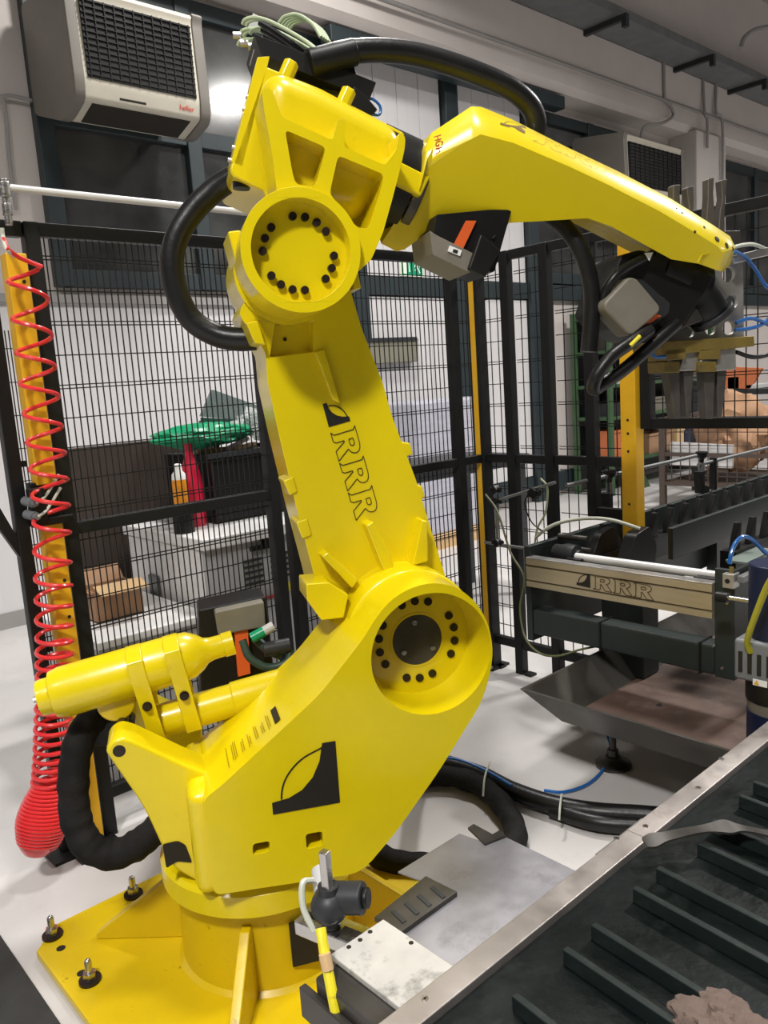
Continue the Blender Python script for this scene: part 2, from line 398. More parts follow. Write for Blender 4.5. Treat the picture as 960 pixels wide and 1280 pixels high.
# floor plate (square to the hall)
pl = [(.585, 1.34), (1.63, 1.34), (1.63, 2.30), (1.55, 2.39), (.67, 2.39), (.585, 2.31)]
bm = B(); prism(bm, pl, .003, .033, lambda u, v, w_: tol(u, v, w_)); link('base_plate', bm, YELF, robot, bevel=.005)
def anchor(x, y):
    bm = B(); c = tol(x, y, .033); cyl(bm, c, c+Vector((0, 0, .008)), .030, n=20)
    a = link('washer', bm, BOLT, robot)
    bm = B(); c = tol(x, y, .041); cyl(bm, c, c+Vector((0, 0, .02)), .018, n=6); cyl(bm, c+Vector((0, 0, .02)), c+Vector((0, 0, .05)), .010, n=12)
    bmesh.ops.create_uvsphere(bm, u_segments=10, v_segments=6, radius=.010, matrix=Matrix.Translation(c+Vector((0, 0, .05))))
    link('anchor_bolt', bm, STEEL, a, label='bright zinc anchor bolt')
for p in [(0.644,2.339),(0.648,2.069),(0.902,2.341)]+[(1.5, 1.45), (1.5, 2.25), (.7, 1.5)]: anchor(*p)
for p in [(0.641,2.265),(0.643,2.117)]:
    bm = B(); c = tol(*p, .0325); cyl(bm, c, c+Vector((0, 0, .0012)), .013, n=16); link('bolt_hole', bm, HOLE, robot)
bm = B(); lathe(bm, (0, 0, .033), (0, 0, .3), [(0, .262), (.012, .25), (.2, .245), (.24, .25)], 56); link('base_column', bm, YELF, robot)
for k in range(4):
    a = math.radians(161.7+90*k); ca, sa = math.cos(a), math.sin(a)
    f = lambda u, v, w_, ca=ca, sa=sa: (u*ca-w_*sa, u*sa+w_*ca, v)
    bm = B(); prism(bm, [(.23, .033), (.52, .033), (.52, .05), (.27, .235), (.23, .235)], -.014, .014, f); link('gusset', bm, YELF, robot, bevel=.004)
bm = B(); lathe(bm, (0, 0, .27), (0, 0, .36), [(0, .262), (.012, .283), (.07, .283), (.082, .272)], 60); link('turntable', bm, YEL, robot)
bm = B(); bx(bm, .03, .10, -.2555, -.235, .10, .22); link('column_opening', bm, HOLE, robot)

# lower body casting
J2 = (.452, .908); J3 = (.212, 1.919)
body = [(-0.149,0.383),(-0.152,0.637),(-0.108,0.661),(0.154,0.852),(0.276,0.979),(0.31,1.026),(0.35,1.065),(0.402,1.089),(0.461,1.096),(0.525,1.077),(0.577,1.029),(0.609,0.965),(0.618,0.888),(0.604,0.824),(0.578,0.756),(0.448,0.587),(0.323,0.445),(0.223,0.353)]
body = rnd(body, [.02, .06, .05]+[.04]*15, 3)
slot1 = rnd([(-0.044,0.496),(-0.002,0.495),(-0.005,0.466),(-0.047,0.467)], .008, 3); slot2 = rnd([(0.088,0.492),(0.131,0.491),(0.13,0.452),(0.087,0.451)], .008, 3)
bm = B(); pocketed(bm, body, -.05, .30, [(circ((J2[0]-.002, J2[1]), .1605, 64), .13, .93), (slot1, .1, 1), (slot2, .1, 1)])
link('body_casting', bm, YEL, robot, bevel=.012, seg=3)
for s_ in ([(-0.019,0.424)][0], [(0.122,0.414)][0]):
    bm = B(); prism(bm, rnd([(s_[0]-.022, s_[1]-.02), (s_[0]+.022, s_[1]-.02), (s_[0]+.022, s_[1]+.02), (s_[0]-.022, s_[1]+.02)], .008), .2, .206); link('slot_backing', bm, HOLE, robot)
# hub in the recess: dark bored plate with three screws
bm = B(); prism(bm, circ(J2, .076, 48), .165, .172); link('hub_ring', bm, YEL, robot)
bm = B(); lathe(bm, (J2[0], -.1705, J2[1]), (J2[0], -.173, J2[1]), [(0, .071), (.0025, .069)], 48); hub = link('hub_plate', bm, DARKST, robot, label='dark steel hub plate')
for a in (97, 215, 325):
    c = (J2[0]+.05*math.cos(math.radians(a)), -.172, J2[1]+.05*math.sin(math.radians(a)))
    bm = B(); cyl(bm, c, (c[0], -.179, c[2]), .007, n=10); link('screw', bm, STEEL, hub)
def bolt_ring(c, r, angs, s_, rad, parent, h_):
    bm = B(); cyl(bm, (0, 0, 0), (0, -h_, 0), rad, n=16); cyl(bm, (0, -h_, 0), (0, -h_-.0005, 0), rad*.55, n=6)
    L_ = [(c[0]+r*math.cos(math.radians(a)), -s_, c[1]+r*math.sin(math.radians(a))) for a in angs]
    instances('cap_screw', bm, BOLT, parent, L_)
bolt_ring(J2, .108, [-30, -10, 10, 30, 70, 90, 110, 150, 170, 190, 210, 250, 270, 290], .169, .0112, robot, .005)
# printed marks on the body
g = [(0.012,-0.3,0.563),(0.182,-0.3,0.559),(0.183,-0.3,0.725)]
logo('printed_mark', robot, g[0], g[1], tuple(Vector(g[2])-(Vector(g[1])-Vector(g[0]))), (0, -.0015, 0), INK, .0042)
# rating label on the sloping top edge: thin lines of print and a dark block
p0, p1 = (Vector(q) for q in [(-0.083,-0.3,0.679),(0.154,-0.3,0.852)])
d_ = (p1-p0).normalized(); nn = Vector((-d_.z, 0, d_.x))
def on_slope(u, v): return p0+d_*u+Vector((0, 1, 0))*v+nn*.003
bm = B()
for i, (u, a, b) in enumerate(((0.005, .085, .2), (.022, .1, .19), (.028, .095, .2), (.034, .1, .195), (.052, .1, .16), (.058, .1, .17), (.074, .09, .17), (.08, .1, .15), (.097, .1, .18), (.103, .1, .17), (.118, .1, .15), (.124, .1, .16), (.138, .09, .18), (.144, .1, .17))):
    flat(bm, [(u, a), (u+.0022, a), (u+.0022, b), (u, b)], lambda *q: on_slope(*q)+Vector((0, -.04, 0)))
rl = link('rating_label', bm, FINE, robot, smooth=False, label='faint lines of small print')
bm = B(); flat(bm, [(.158, .05), (.176, .05), (.176, .14), (.158, .14)], on_slope)
link('label_block', bm, INK, rl, smooth=False)
# rear bracket (two cheeks) carrying the balancer pin
cheek = rnd([(-0.37,0.749),(-0.355,0.771),(-0.331,0.779),(-0.304,0.766),(-0.18,0.673),(-0.128,0.64),(-0.159,0.324),(-0.246,0.406),(-0.269,0.486),(-0.296,0.584)], [.02, .03, .03, .03, .03, 0, 0, .03, .03, .05], 4)
for a, b in ((.06, .18), (-.24, -.16)):
    bm = B(); prism(bm, cheek, a, b); link('rear_cheek', bm, YEL, robot, bevel=.010, seg=3)
bm = B(); bx(bm, -.19, -.09, -.27, .06, .36, .64); link('rear_body', bm, YEL, robot, bevel=.03, seg=3)
pin = [(-0.337,0.745)][0]
bm = B(); cyl(bm, (pin[0], -.1805, pin[1]), (pin[0], .2, pin[1]), .0155, n=20); link('pivot_pin', bm, BOLT, robot)
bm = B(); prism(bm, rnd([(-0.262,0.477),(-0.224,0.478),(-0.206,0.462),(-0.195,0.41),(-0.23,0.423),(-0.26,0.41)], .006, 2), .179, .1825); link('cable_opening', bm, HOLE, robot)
bm = B(); prism(bm, circ((pin[0]-.01, pin[1]+.055), .05, 28), -.1, .0); prism(bm, [(pin[0]-.03, pin[1]+.03), (pin[0]+.1, pin[1]+.06), (pin[0]+.1, pin[1]+.12), (pin[0]-.01, pin[1]+.105)], -.085, -.015)
link('rod_eye', bm, YELF, robot, bevel=.006)
# balancer: lower spring cylinder, upper gas bottle, two straps
a0, a1 = (Vector(q) for q in [(-0.272,0.04,0.713),(0.148,0.04,0.765)])
L_ = (a1-a0).length
bm = B(); lathe(bm, a0, a1+(a1-a0)*.25, [(0, .03), (.002, .05), (.03, .05), (.031, .047), (L_*.55, .047), (L_*.56, .051), (L_*1.1, .051), (L_*1.2, .04)], 32); link('balancer_cylinder', bm, YEL, robot)
b0, b1 = (Vector(q) for q in [(-0.536,0.03,0.838),(-0.022,0.03,0.913)]); L_ = (b1-b0).length
bm = B(); lathe(bm, b0, b1, [(0, .047), (.012, .049), (.03, .049), (.035, .062), (.06, .068), (L_*.71, .068), (L_*.77, .064), (L_*.82, .05), (L_*.85, .036), (L_*.88, .032), (L_*.94, .031), (L_*.945, .034), (L_, .034)], 36)
gb = link('gas_bottle', bm, YEL, robot)
bm = B(); cyl(bm, b0-(b1-b0)*.03, b0, .008, n=10); cyl(bm, b0-(b1-b0)*.012, b0, .013, n=6); link('filler_valve', bm, STEEL, gb)
dv = (b1-b0).normalized(); uv = Vector((-dv.z, 0, dv.x))
for t in (.50, .69):
    c = b0+(b1-b0)*t; c2 = a0+(a1-a0).normalized()*((c-a0).dot((a1-a0).normalized()))
    top = c; bot = c2; D = (top-bot).length
    loop = [(.045, -.071), (.0, -.075), (-.03, -.066), (-D+.04, -.057), (-D, -.058), (-D-.035, -.045), (-D-.05, -.01), (-D-.05, .01), (-D-.03, .05), (0, .075), (.05, .055), (.072, 0), (.068, -.03)]
    inner = [(q[0]*.93-.003, q[1]*.90) for q in loop]
    f = lambda u, v, w_, c=c: c+uv*u+Vector((0, 1, 0))*v+dv*w_
    bm = B(); prism(bm, loop, -.021, .021, f, holes=[inner]); st = link('strap', bm, YEL, robot, bevel=.003)
    bm = B(); q = c+uv*(-D*.52)+Vector((0, -.062, 0)); cyl(bm, q, q+Vector((0, -.012, 0)), .009, n=6); cyl(bm, q, q+Vector((0, -.004, 0)), .013, n=14); link('strap_bolt', bm, BOLT, st)
# drive motor of the lower joint behind the body
bm = B(); prism(bm, [(-0.102,0.948),(0.107,0.961),(0.114,0.615),(-0.127,0.63)], -.44, -.30); mo = link('shoulder_motor', bm, BLK, robot, bevel=.008)
bm = B(); prism(bm, rnd([(-0.056,0.944),(0.096,0.956),(0.094,0.874),(-0.052,0.868)], .008), -.43, -.26); mc = link('motor_cover', bm, GREYM, mo, bevel=.008, label='cream grey motor end cover')
bm = B(); prism(bm, [(-0.002,0.87),(0.04,0.874),(0.034,0.729),(-0.004,0.725)], -.30, -.27); link('warning_strip', bm, ORANGE, mo)
bm = B()
tube(bm, [(0.015,0.2,0.863),(0.03,0.18,0.811),(0.08,0.17,0.776),(0.137,0.17,0.782),(0.156,0.18,0.816)], .012)
tube(bm, [(0.053,0.22,0.858),(0.088,0.2,0.821),(0.127,0.19,0.798)], .014); link('motor_cable', bm, mat('dark_green_cable', (.03, .06, .045), .45), mo)
bm = B(); a, b = [(0.041,0.19,0.867),(0.081,0.19,0.883)]; cyl(bm, a, b, .016, n=14); link('green_plug', bm, GREENP, mo)
bm = B(); a, b = [(0.081,0.19,0.883),(0.111,0.19,0.896)]; cyl(bm, a, b, .015, n=14); link('white_plug', bm, GREYP, mo)
bm = B(); a, b = [(0.074,0.18,0.829),(0.153,0.18,0.832)]; cyl(bm, a, b, .022, n=14); link('plug', bm, SENS, mo)

# upper arm link
arm = [(0.07,1.798),(0.131,1.698),(0.13,1.615),(0.149,1.467),(0.179,1.269),(0.212,1.077),(0.228,0.969),(0.367,0.806),(0.552,0.849),(0.598,1.011),(0.588,1.051),(0.521,1.323),(0.463,1.506),(0.444,1.595),(0.394,1.747),(0.371,1.848),(0.337,1.915),(0.147,1.92)]
bm = B(); pocketed(bm, rnd(arm, .015, 2), -.20, .03, [(rnd([(0.163,1.772),(0.265,1.774),(0.258,1.691),(0.141,1.683)], .006), .035, .94)])
link('upper_arm', bm, YEL, robot, bevel=.008, seg=3)
bm = B(); prism(bm, circ((J3[0]-.01, J3[1]-.02), .135, 40), -.2, .04); link('elbow_boss', bm, YEL, robot)
bm = B(); prism(bm, [(0.056,1.989),(0.088,1.992),(0.09,1.885),(0.069,1.914)], -.06, .1); link('elbow_stop', bm, YEL, robot, bevel=.005)
def lug(P, s0, s1): 
    bm = B(); prism(bm, P, s0, s1); link('cable_lug', bm, YEL, robot, bevel=.004)
lug([(0.147,1.358),(0.176,1.366),(0.184,1.324),(0.161,1.315)], -.07, .035)
lug([(0.172,1.241),(0.204,1.249),(0.213,1.201),(0.186,1.193)], -.07, .035)
lug([(0.484,1.433),(0.512,1.427),(0.519,1.394),(0.493,1.388)], -.07, .025)
lug([(0.518,1.308),(0.539,1.304),(0.547,1.269),(0.522,1.264)], -.07, .025)
lug([(0.084,1.772),(0.115,1.777),(0.13,1.713),(0.102,1.719)], -.06, .06)
lug([(0.375,1.907),(0.397,1.901),(0.404,1.851),(0.382,1.848)], -.12, .02)
lug([(0.172,1.089),(0.234,1.085),(0.284,1.043),(0.266,0.982),(0.204,0.984),(0.17,1.045)], .0, .12)
bm = B(); prism(bm, [(0.258,1.691),(0.285,1.696),(0.317,1.55),(0.296,1.562)], .025, .05); link('arm_ridge', bm, YEL, robot, bevel=.004)
for q in ([(0.226,1.149),(0.244,1.16),(0.323,1.073),(0.303,1.049)], [(0.354,1.22),(0.375,1.229),(0.419,1.134),(0.424,1.064),(0.397,1.079)], [(0.514,1.218),(0.53,1.212),(0.525,1.098),(0.477,1.09)]):
    bm = B(); prism(bm, q, .02, .085); link('arm_rib', bm, YEL, robot, bevel=.005)
bm = B(); c = [(0.19,1.73)][0]; cyl(bm, (c[0], .0, c[1]), (c[0], .006, c[1]), .005, n=10); link('arm_bolt_hole', bm, HOLE, robot)
g = [(0.287,-0.03,1.474),(0.341,-0.03,1.222),(0.355,-0.03,1.488)]; lettering('lettering', robot, g[0], g[1], g[2], (0, -.0016, 0), INK, .0024)
g = [(0.271,-0.03,1.553),(0.283,-0.03,1.49),(0.344,-0.03,1.502)]
logo('printed_mark', robot, g[0], g[1], tuple(Vector(g[2])-(Vector(g[1])-Vector(g[0]))), (0, -.0016, 0), INK, .003)
# drum behind the recess, visible above the rim
bm = B(); cyl(bm, (J2[0]-.005, .06, J2[1]+.005), (J2[0]-.005, -.15, J2[1]+.005), .184, n=64); link('shoulder_drum', bm, YEL, robot, bevel=.01)

# upper casting (elbow housing)
web = [(0.153,2.281),(0.173,2.288),(0.185,2.261),(0.195,2.223),(0.312,2.173),(0.33,2.222),(0.349,2.219),(0.34,2.158),(0.437,2.118),(0.468,2.151),(0.479,2.195),(0.494,2.183),(0.49,2.155),(0.475,2.107),(0.45,2.037),(0.422,1.962),(0.387,1.897)]+[(J3[0]+.134*math.cos(math.radians(a)), J3[1]+.134*math.sin(math.radians(a))) for a in range(-30, 131, 8)]+[(0.169,2.057),(0.167,2.106),(0.163,2.167),(0.155,2.236)]
pA = rnd([(0.2,2.195),(0.294,2.157),(0.286,2.132),(0.261,2.067),(0.216,2.074),(0.21,2.096)], .012, 3); pB = rnd([(0.323,2.139),(0.433,2.096),(0.425,2.065),(0.386,1.97),(0.356,1.974),(0.295,2.052)], .012, 3)
bm = B(); prism(bm, rnd(web, .008, 2), .06, .2, holes=[pA, pB]); link('casting_web', bm, YEL, robot, bevel=.009, seg=3)
core = [(0.191,2.393),(0.329,2.344),(0.548,2.239),(0.507,2.095),(0.449,1.953),(0.334,1.874),(0.189,1.919),(0.163,2.096),(0.086,2.131),(0.082,2.15)]
bm = B(); prism(bm, rnd(core, .008, 2), -.26, .04)
link('elbow_housing', bm, YEL, robot, bevel=.012, seg=3)
bm = B(); prism(bm, [(0.183,2.376),(0.319,2.328),(0.533,2.226),(0.495,2.1),(0.376,2.006),(0.238,2.043),(0.189,2.114),(0.157,2.254)], .0, .125); link('housing_shoulder', bm, YEL, robot, bevel=.06, seg=6)
bm = B(); prism(bm, circ(J3, .1435, 64), .0, .225, holes=[circ(J3, .119, 64)]); link('elbow_ring', bm, YEL, robot, bevel=.007, seg=3)
bm = B(); prism(bm, circ(J3, .121, 56), .02, .175); link('elbow_cap', bm, YEL, robot)
bolt_ring(J3, .0865, [-45, -25, -5, 35, 55, 75, 95, 135, 155, 175, 215, 235, 255, 275], .174, .0098, robot, .013)
bm = B(); prism(bm, rnd([(0.175,2.412),(0.206,2.415),(0.114,2.154),(0.087,2.166)], .004), -.25, .04); link('rear_cover', bm, YEL, robot, bevel=.004)
for q in [(0.15,-0.03,2.321),(0.139,-0.03,2.292),(0.105,-0.03,2.201),(0.092,-0.03,2.171)]:
    bm = B(); cyl(bm, q, (q[0]-.012, q[1], q[2]+.002), .006, n=8); link('cover_screw', bm, STEEL, robot)
bm = B(); a, b = [(0.115,0,2.146),(0.113,0,2.111)]; cyl(bm, a, b, .024, n=18); link('hose_gland', bm, RUB, robot)

# forearm: neck, rotating sleeve, body with chamfered long edges
n0, n1 = (Vector(q) for q in [(0.503,0.05,2.151),(0.624,0.05,2.1)]); nd = (n1-n0).normalized()
bm = B(); cyl(bm, n0-nd*.05, n0+nd*.07, .128, n=40); link('wrist_drive_neck', bm, BLK, robot, bevel=.006, label='black neck ring')
bm = B(); cyl(bm, n0+nd*.072, n0+nd*.1, .122, n=40); link('neck_ring', bm, DARKST, robot, bevel=.004)
a, b = [(0.539,0.02,2.213),(0.648,0.02,2.168)]; bm = B(); cyl(bm, a, b, .037, n=28); link('grey_sleeve', bm, ALU, robot)
bm = B(); prism(bm, [(0.513,2.16),(0.596,2.121),(0.566,2.071),(0.5,2.101)], -.02, .08); link('neck_bracket', bm, YEL, robot, bevel=.006)
full = [(0.582,2.188),(0.606,2.23),(0.719,2.296),(0.748,2.295),(0.831,2.267),(0.987,2.2),(1.147,2.136),(1.318,2.061),(1.451,1.991),(1.517,1.954),(1.536,1.922),(1.517,1.874),(1.459,1.849),(1.386,1.873),(1.303,1.889),(1.111,1.981),(1.039,2.005),(0.907,2.005),(0.635,2.007),(0.606,2.003),(0.582,1.979),(0.548,1.957),(0.528,1.954),(0.483,1.975),(0.522,2.034),(0.562,2.085)]
crest = [(0.587,2.138),(0.594,2.143),(0.681,2.194),(0.712,2.206),(0.798,2.184),(0.954,2.125),(1.064,2.08),(1.221,2.011),(1.359,1.943),(1.414,1.915),(1.435,1.897),(1.427,1.871)]+[(1.443,1.85),(1.375,1.873),(1.293,1.889),(1.102,1.98),(1.031,2.004),(0.902,2.004),(0.632,2.006),(0.603,2.002),(0.579,1.978),(0.544,1.957),(0.524,1.953),(0.482,1.975),(0.521,2.034)]+[(0.563,2.095)]
bm = B(); NV = len(full)
NT = 12                                        # the first NT corners are the upper edge and the nose
def lay(P, sv): return [bm.verts.new((p[0], -s_, p[1])) for p, s_ in zip(P, sv)]
up = [i < NT or i == NV-1 for i in range(NV)]
fs = lambda p: .15+.55*(p[1]-(2.206-.43*(p[0]-.712)))      # the cheek leans in towards its lower edge
A_ = lay(crest, [fs(p) for p in crest]); B_ = lay(full, [.08 if u else fs(p)-.006 for p, u in zip(full, up)])
rs = lambda P, dz: [(p[0], p[1]+(0 if u else dz)) for p, u in zip(P, up)]   # the underside rises towards the back
C_ = lay(rs(full, .085), [-.10]*NV); D_ = lay(rs(crest, .10), [-.15 if u else -.12 for u in up])
bm.faces.new(A_); bm.faces.new(D_[::-1])
mid = []
for q_ in (.25, .5, .75):                       # the upper bevel is gently rounded
    mid.append(lay([(a_[0]*(1-q_)+b_[0]*q_, a_[1]*(1-q_)+b_[1]*q_) for a_, b_ in zip(crest, full)],
                   [fs(a_)*(1-q_)+(.08 if u else fs(b_)-.006)*q_+(.014*4*q_*(1-q_) if u else 0) for a_, b_, u in zip(crest, full, up)]))
for U, V in ((A_, mid[0]), (mid[0], mid[1]), (mid[1], mid[2]), (mid[2], B_), (B_, C_), (C_, D_)):
    for i in range(NV): bm.faces.new((U[i], U[(i+1) % NV], V[(i+1) % NV], V[i]))
bmesh.ops.recalc_face_normals(bm, faces=bm.faces)
from mathutils.bvhtree import BVHTree
tree = BVHTree.FromBMesh(bm)
fore = link('forearm', bm, YEL, robot, bevel=.014, seg=4)
for q, r_ in zip([(1.384,1.97),(1.419,1.936),(1.456,1.918),(1.339,1.955),(1.298,2.023),(1.313,2.01),(1.492,1.912)], (.004, .0085, .009, .004, .003, .003, .006)):
    hit, nrm_, _, _ = tree.ray_cast(Vector((q[0], -2, q[1])), Vector((0, 1, 0)))
    if hit is None: continue
    bm = B(); cyl(bm, hit-nrm_*.004, hit+nrm_*.0012, r_, n=14); link('screw_hole', bm, HOLE, robot)
bm = B()
P = [Vector(q)+Vector((0, -.016, 0)) for q in [(1.359,-0.125,1.873),(1.375,-0.125,1.896),(1.399,-0.125,1.898),(1.425,-0.125,1.889)]]
tube(bm, P, .0022, n=6, sub=0); link('cover_outline', bm, YEL, robot)
def wrap(o, n_):
    """lay thin print on to the forearm skin along direction n_"""
    M = o.matrix_basis.copy(); o.matrix_basis = Matrix.Identity(4)
    for v in o.data.vertices:
        p = M @ v.co; hit = tree.ray_cast(p+n_*.08, -n_)[0]
        v.co = hit+n_*.0012 if hit is not None else p
# faint lettering and mark on the upper bevel, red letters near the elbow end
g0, g1, gt = [(0.857,-0.121,2.184),(1.119,-0.117,2.078),(0.892,-0.09,2.228)]
nv = (Vector(g1)-Vector(g0)).cross(Vector(gt)-Vector(g0)).normalized()
if nv.y > 0: nv = -nv
wrap(lettering('lettering', robot, g0, g1, gt, nv*.004, mat('faint_brown_print', (.36, .22, .01), .5), .0013), nv)
g0, g1, gt = [(0.772,-0.121,2.231),(0.84,-0.121,2.208),(0.867,-0.09,2.242)]
wrap(logo('printed_mark', robot, g0, g1, tuple(Vector(gt)-(Vector(g1)-Vector(g0))), nv*.004, mat('faint_dark_print', (.14, .085, .005), .5), .002), nv)
def words(name, body_, parent, M, size, m):
    cu = bpy.data.curves.new(name, 'FONT'); cu.body = body_; cu.size = size; cu.extrude = .0002; cu.align_x = 'CENTER'; cu.align_y = 'CENTER'
    t = bpy.data.objects.new(name, cu); me = bpy.data.meshes.new_from_object(t); bpy.data.objects.remove(t); bpy.data.curves.remove(cu)
    o = bpy.data.objects.new(name, me); COL.objects.link(o); me.materials.append(m)
    if parent is not None: o.parent = parent
    o.matrix_basis = M; return o
def frame(p, ex, ey):
    ex = Vector(ex).normalized(); ey = Vector(ey); ey = (ey-ex*ey.dot(ex)).normalized(); ez = ex.cross(ey)
    m_ = Matrix((ex, ey, ez)).transposed().to_4x4(); m_.translation = p; return m_
a, b, c = (Vector(q) for q in [(0.618,-0.105,2.218),(0.62,-0.12,2.19),(0.642,-0.1,2.212)])
nz = (b-a).cross(c-a).normalized()
if nz.y > 0: nz = -nz
wrap(words('red_lettering', 'HGH', robot, frame((a+b)/2+nz*.006, b-a, nz.cross(b-a)), .022, REDINK), nz)

# motor slung under the forearm
bm = B(); prism(bm, rnd([(0.605,2.026),(0.758,2.037),(0.823,2.036),(0.764,1.874),(0.699,1.88),(0.583,1.929)], .006), -.06, .08); um = link('forearm_motor', bm, BLK, robot, bevel=.006)
bm = B(); prism(bm, rnd([(0.579,1.983),(0.584,1.922),(0.688,1.872),(0.706,1.919),(0.598,1.971)], .004), -.065, .095); link('motor_cover', bm, GREYM, um, bevel=.007, label='grey motor end cover')
bm = B(); prism(bm, [(0.687,2.008),(0.715,2.007),(0.672,1.934),(0.647,1.945)], .06, .088); link('warning_strip', bm, ORANGE, um)
bm = B(); prism(bm, [(0.632,1.943),(0.665,1.93),(0.659,1.916),(0.626,1.929)], .09, .1); lb = link('motor_label', bm, WHITE, um)
bm = B(); prism(bm, [(0.641,1.934),(0.654,1.93),(0.651,1.922),(0.638,1.926)], .1, .101); link('label_symbol', bm, INK, lb)
bm = B(); prism(bm, [(0.717,1.97),(0.772,1.928),(0.727,1.859),(0.678,1.881)], -.02, .11); link('connector_box', bm, BLK, um, bevel=.005)
bm = B()
for k in range(3): tube(bm, [Vector(q)+Vector((.012*k, .02*k, 0)) for q in [(0.763,-0.08,1.958),(0.783,-0.07,1.98),(0.817,-0.05,2.022),(0.846,-0.03,2.047)]], .006, n=8)
link('motor_cable', bm, RUB, um)

# wrist
w0, w1 = (Vector(q) for q in [(1.252,-0.02,1.834),(1.422,-0.02,1.864)])
bm = B(); prism(bm, rnd([(1.17,1.914),(1.228,1.926),(1.404,1.872),(1.476,1.845),(1.442,1.793),(1.359,1.699),(1.223,1.671),(1.145,1.709),(1.099,1.756),(1.135,1.844)], .012, 3), -.1, .06); wr = link('wrist_housing', bm, BLK, robot, bevel=.02, seg=3)
c0 = [(1.37,1.845)][0]
bm = B(); a, b = [(1.312,0.02,1.884),(1.48,0.02,1.815)]; lathe(bm, a, b, [(0, .06), (.01, .085), (.1, .085), (.105, .075), ((Vector(b)-Vector(a)).length, .075)], 32); link('wrist_gear', bm, BLK, wr)
bm = B(); prism(bm, rnd([(1.152,1.844),(1.177,1.841),(1.253,1.759),(1.25,1.744),(1.164,1.683),(1.148,1.684),(1.076,1.756),(1.074,1.777)], .012, 3), .05, .12); link('motor_cover', bm, GREYM, wr, bevel=.008, label='square brownish grey cover on the wrist motor')
bm = B(); prism(bm, rnd([(1.2,1.851),(1.227,1.848),(1.327,1.77),(1.321,1.742),(1.229,1.682),(1.197,1.684),(1.112,1.756),(1.111,1.787)], .012, 3), -.02, .065); link('motor_body', bm, SENS, wr, bevel=.006)
bm = B(); prism(bm, [(1.229,1.735),(1.261,1.74),(1.277,1.735),(1.239,1.716),(1.224,1.717)], .04, .088); link('warning_strip', bm, ORANGE, wr)
bm = B(); flat(bm, [(1.222,1.912),(1.251,1.913),(1.238,1.889)], lambda u, v: (u, -.09, v)); link('paper_tag', bm, WHITE, wr, smooth=False)
bm = B(); a, b = [(1.476,0.03,1.822),(1.533,0.03,1.742)]; d2 = (Vector(b)-Vector(a)); cyl(bm, a, b, .058, n=28); cyl(bm, Vector(b), Vector(b)+d2.normalized()*.02, .07, n=28); link('tool_flange', bm, SENS, wr, bevel=.004)
bm = B(); prism(bm, rnd([(1.285,1.745),(1.367,1.788),(1.427,1.753),(1.449,1.719),(1.338,1.687),(1.262,1.69)], .01), -.06, .05); link('flange_cover', bm, DARKST, wr, bevel=.012)
bm = B(); tube(bm, [(1.1,-0.06,1.761),(1.098,-0.09,1.815),(1.137,-0.1,1.861),(1.214,-0.08,1.894),(1.281,-0.04,1.915)], .013); link('wrist_cable', bm, RUB, wr)

# hoses of the robot
bm = B(); tube(bm, [(0.331,0.03,2.435),(0.414,0.03,2.457),(0.504,0.04,2.47),(0.608,0.05,2.47),(0.711,0.05,2.449),(0.815,0.05,2.419),(0.903,0.06,2.39),(0.961,0.07,2.352),(0.984,0.08,2.312),(0.982,0.09,2.271)], .030, 16); ho = link('upper_hose', bm, RUB, robot)
bm = B(); a, b = [(0.318,0.03,2.428),(0.444,0.03,2.46)]; cyl(bm, a, b, .034, n=20); link('hose_coupling', bm, BLK, ho, bevel=.004)
bm = B(); prism(bm, rnd([(0.298,2.448),(0.446,2.441),(0.456,2.397),(0.413,2.36),(0.28,2.38)], .01), -.17, -.05); link('junction_box', bm, BLK, robot, bevel=.01)
bm = B(); tube(bm, [(0.105,0.1,2.163),(0.058,0.12,2.14),(-0.004,0.13,2.089),(-0.055,0.13,2.022),(-0.077,0.13,1.95),(-0.071,0.13,1.871),(-0.04,0.13,1.802),(0.016,0.12,1.76),(0.077,0.1,1.742),(0.145,0.08,1.742)], .032, 16); link('rear_hose', bm, RUB, robot)
bm = B(); tube(bm, [(0.974,0,2.039),(1.007,-0.03,1.997),(1.034,-0.05,1.947),(1.057,-0.06,1.88),(1.07,-0.06,1.802),(1.065,-0.06,1.724),(1.055,-0.06,1.646)], .024, 14); link('wrist_hose', bm, RUB, robot)
bm = B(); tube(bm, [(1.334,-0.08,1.712),(1.243,-0.09,1.652),(1.143,-0.1,1.589),(1.07,-0.1,1.55),(1.042,-0.105,1.541),(1.044,-0.12,1.576),(1.088,-0.125,1.627),(1.163,-0.12,1.668),(1.229,-0.1,1.697)], .019, 14); link('wrist_hose', bm, RUB, robot)
bm = B(); tube(bm, [(1.137,-0.145,1.654),(1.165,-0.15,1.679)], .006, 8, sub=0); link('yellow_tie', bm, YCAB, robot)
bm = B(); tube(bm, [(-0.331,0.14,0.714),(-0.403,0.12,0.733),(-0.448,0.08,0.706),(-0.474,0.05,0.642),(-0.486,0.03,0.561),(-0.485,0.01,0.483),(-0.459,-0.01,0.417),(-0.404,-0.02,0.387),(-0.344,-0.02,0.397),(-0.292,0,0.416),(-0.24,0.03,0.436)], .041, 18, rf=lambda t, i: 1+.035*math.sin(i*1.3)+.03*math.sin(i*.7)); link('sleeved_hose', bm, FAB, robot, label='black fabric sleeved hose loop')
bm = B(); prism(bm, rnd([(-0.484,0.719),(-0.347,0.754),(-0.31,0.699),(-0.338,0.644),(-0.466,0.656)], .008), -.16, -.09); link('hose_clamp', bm, BLK, robot, bevel=.01)
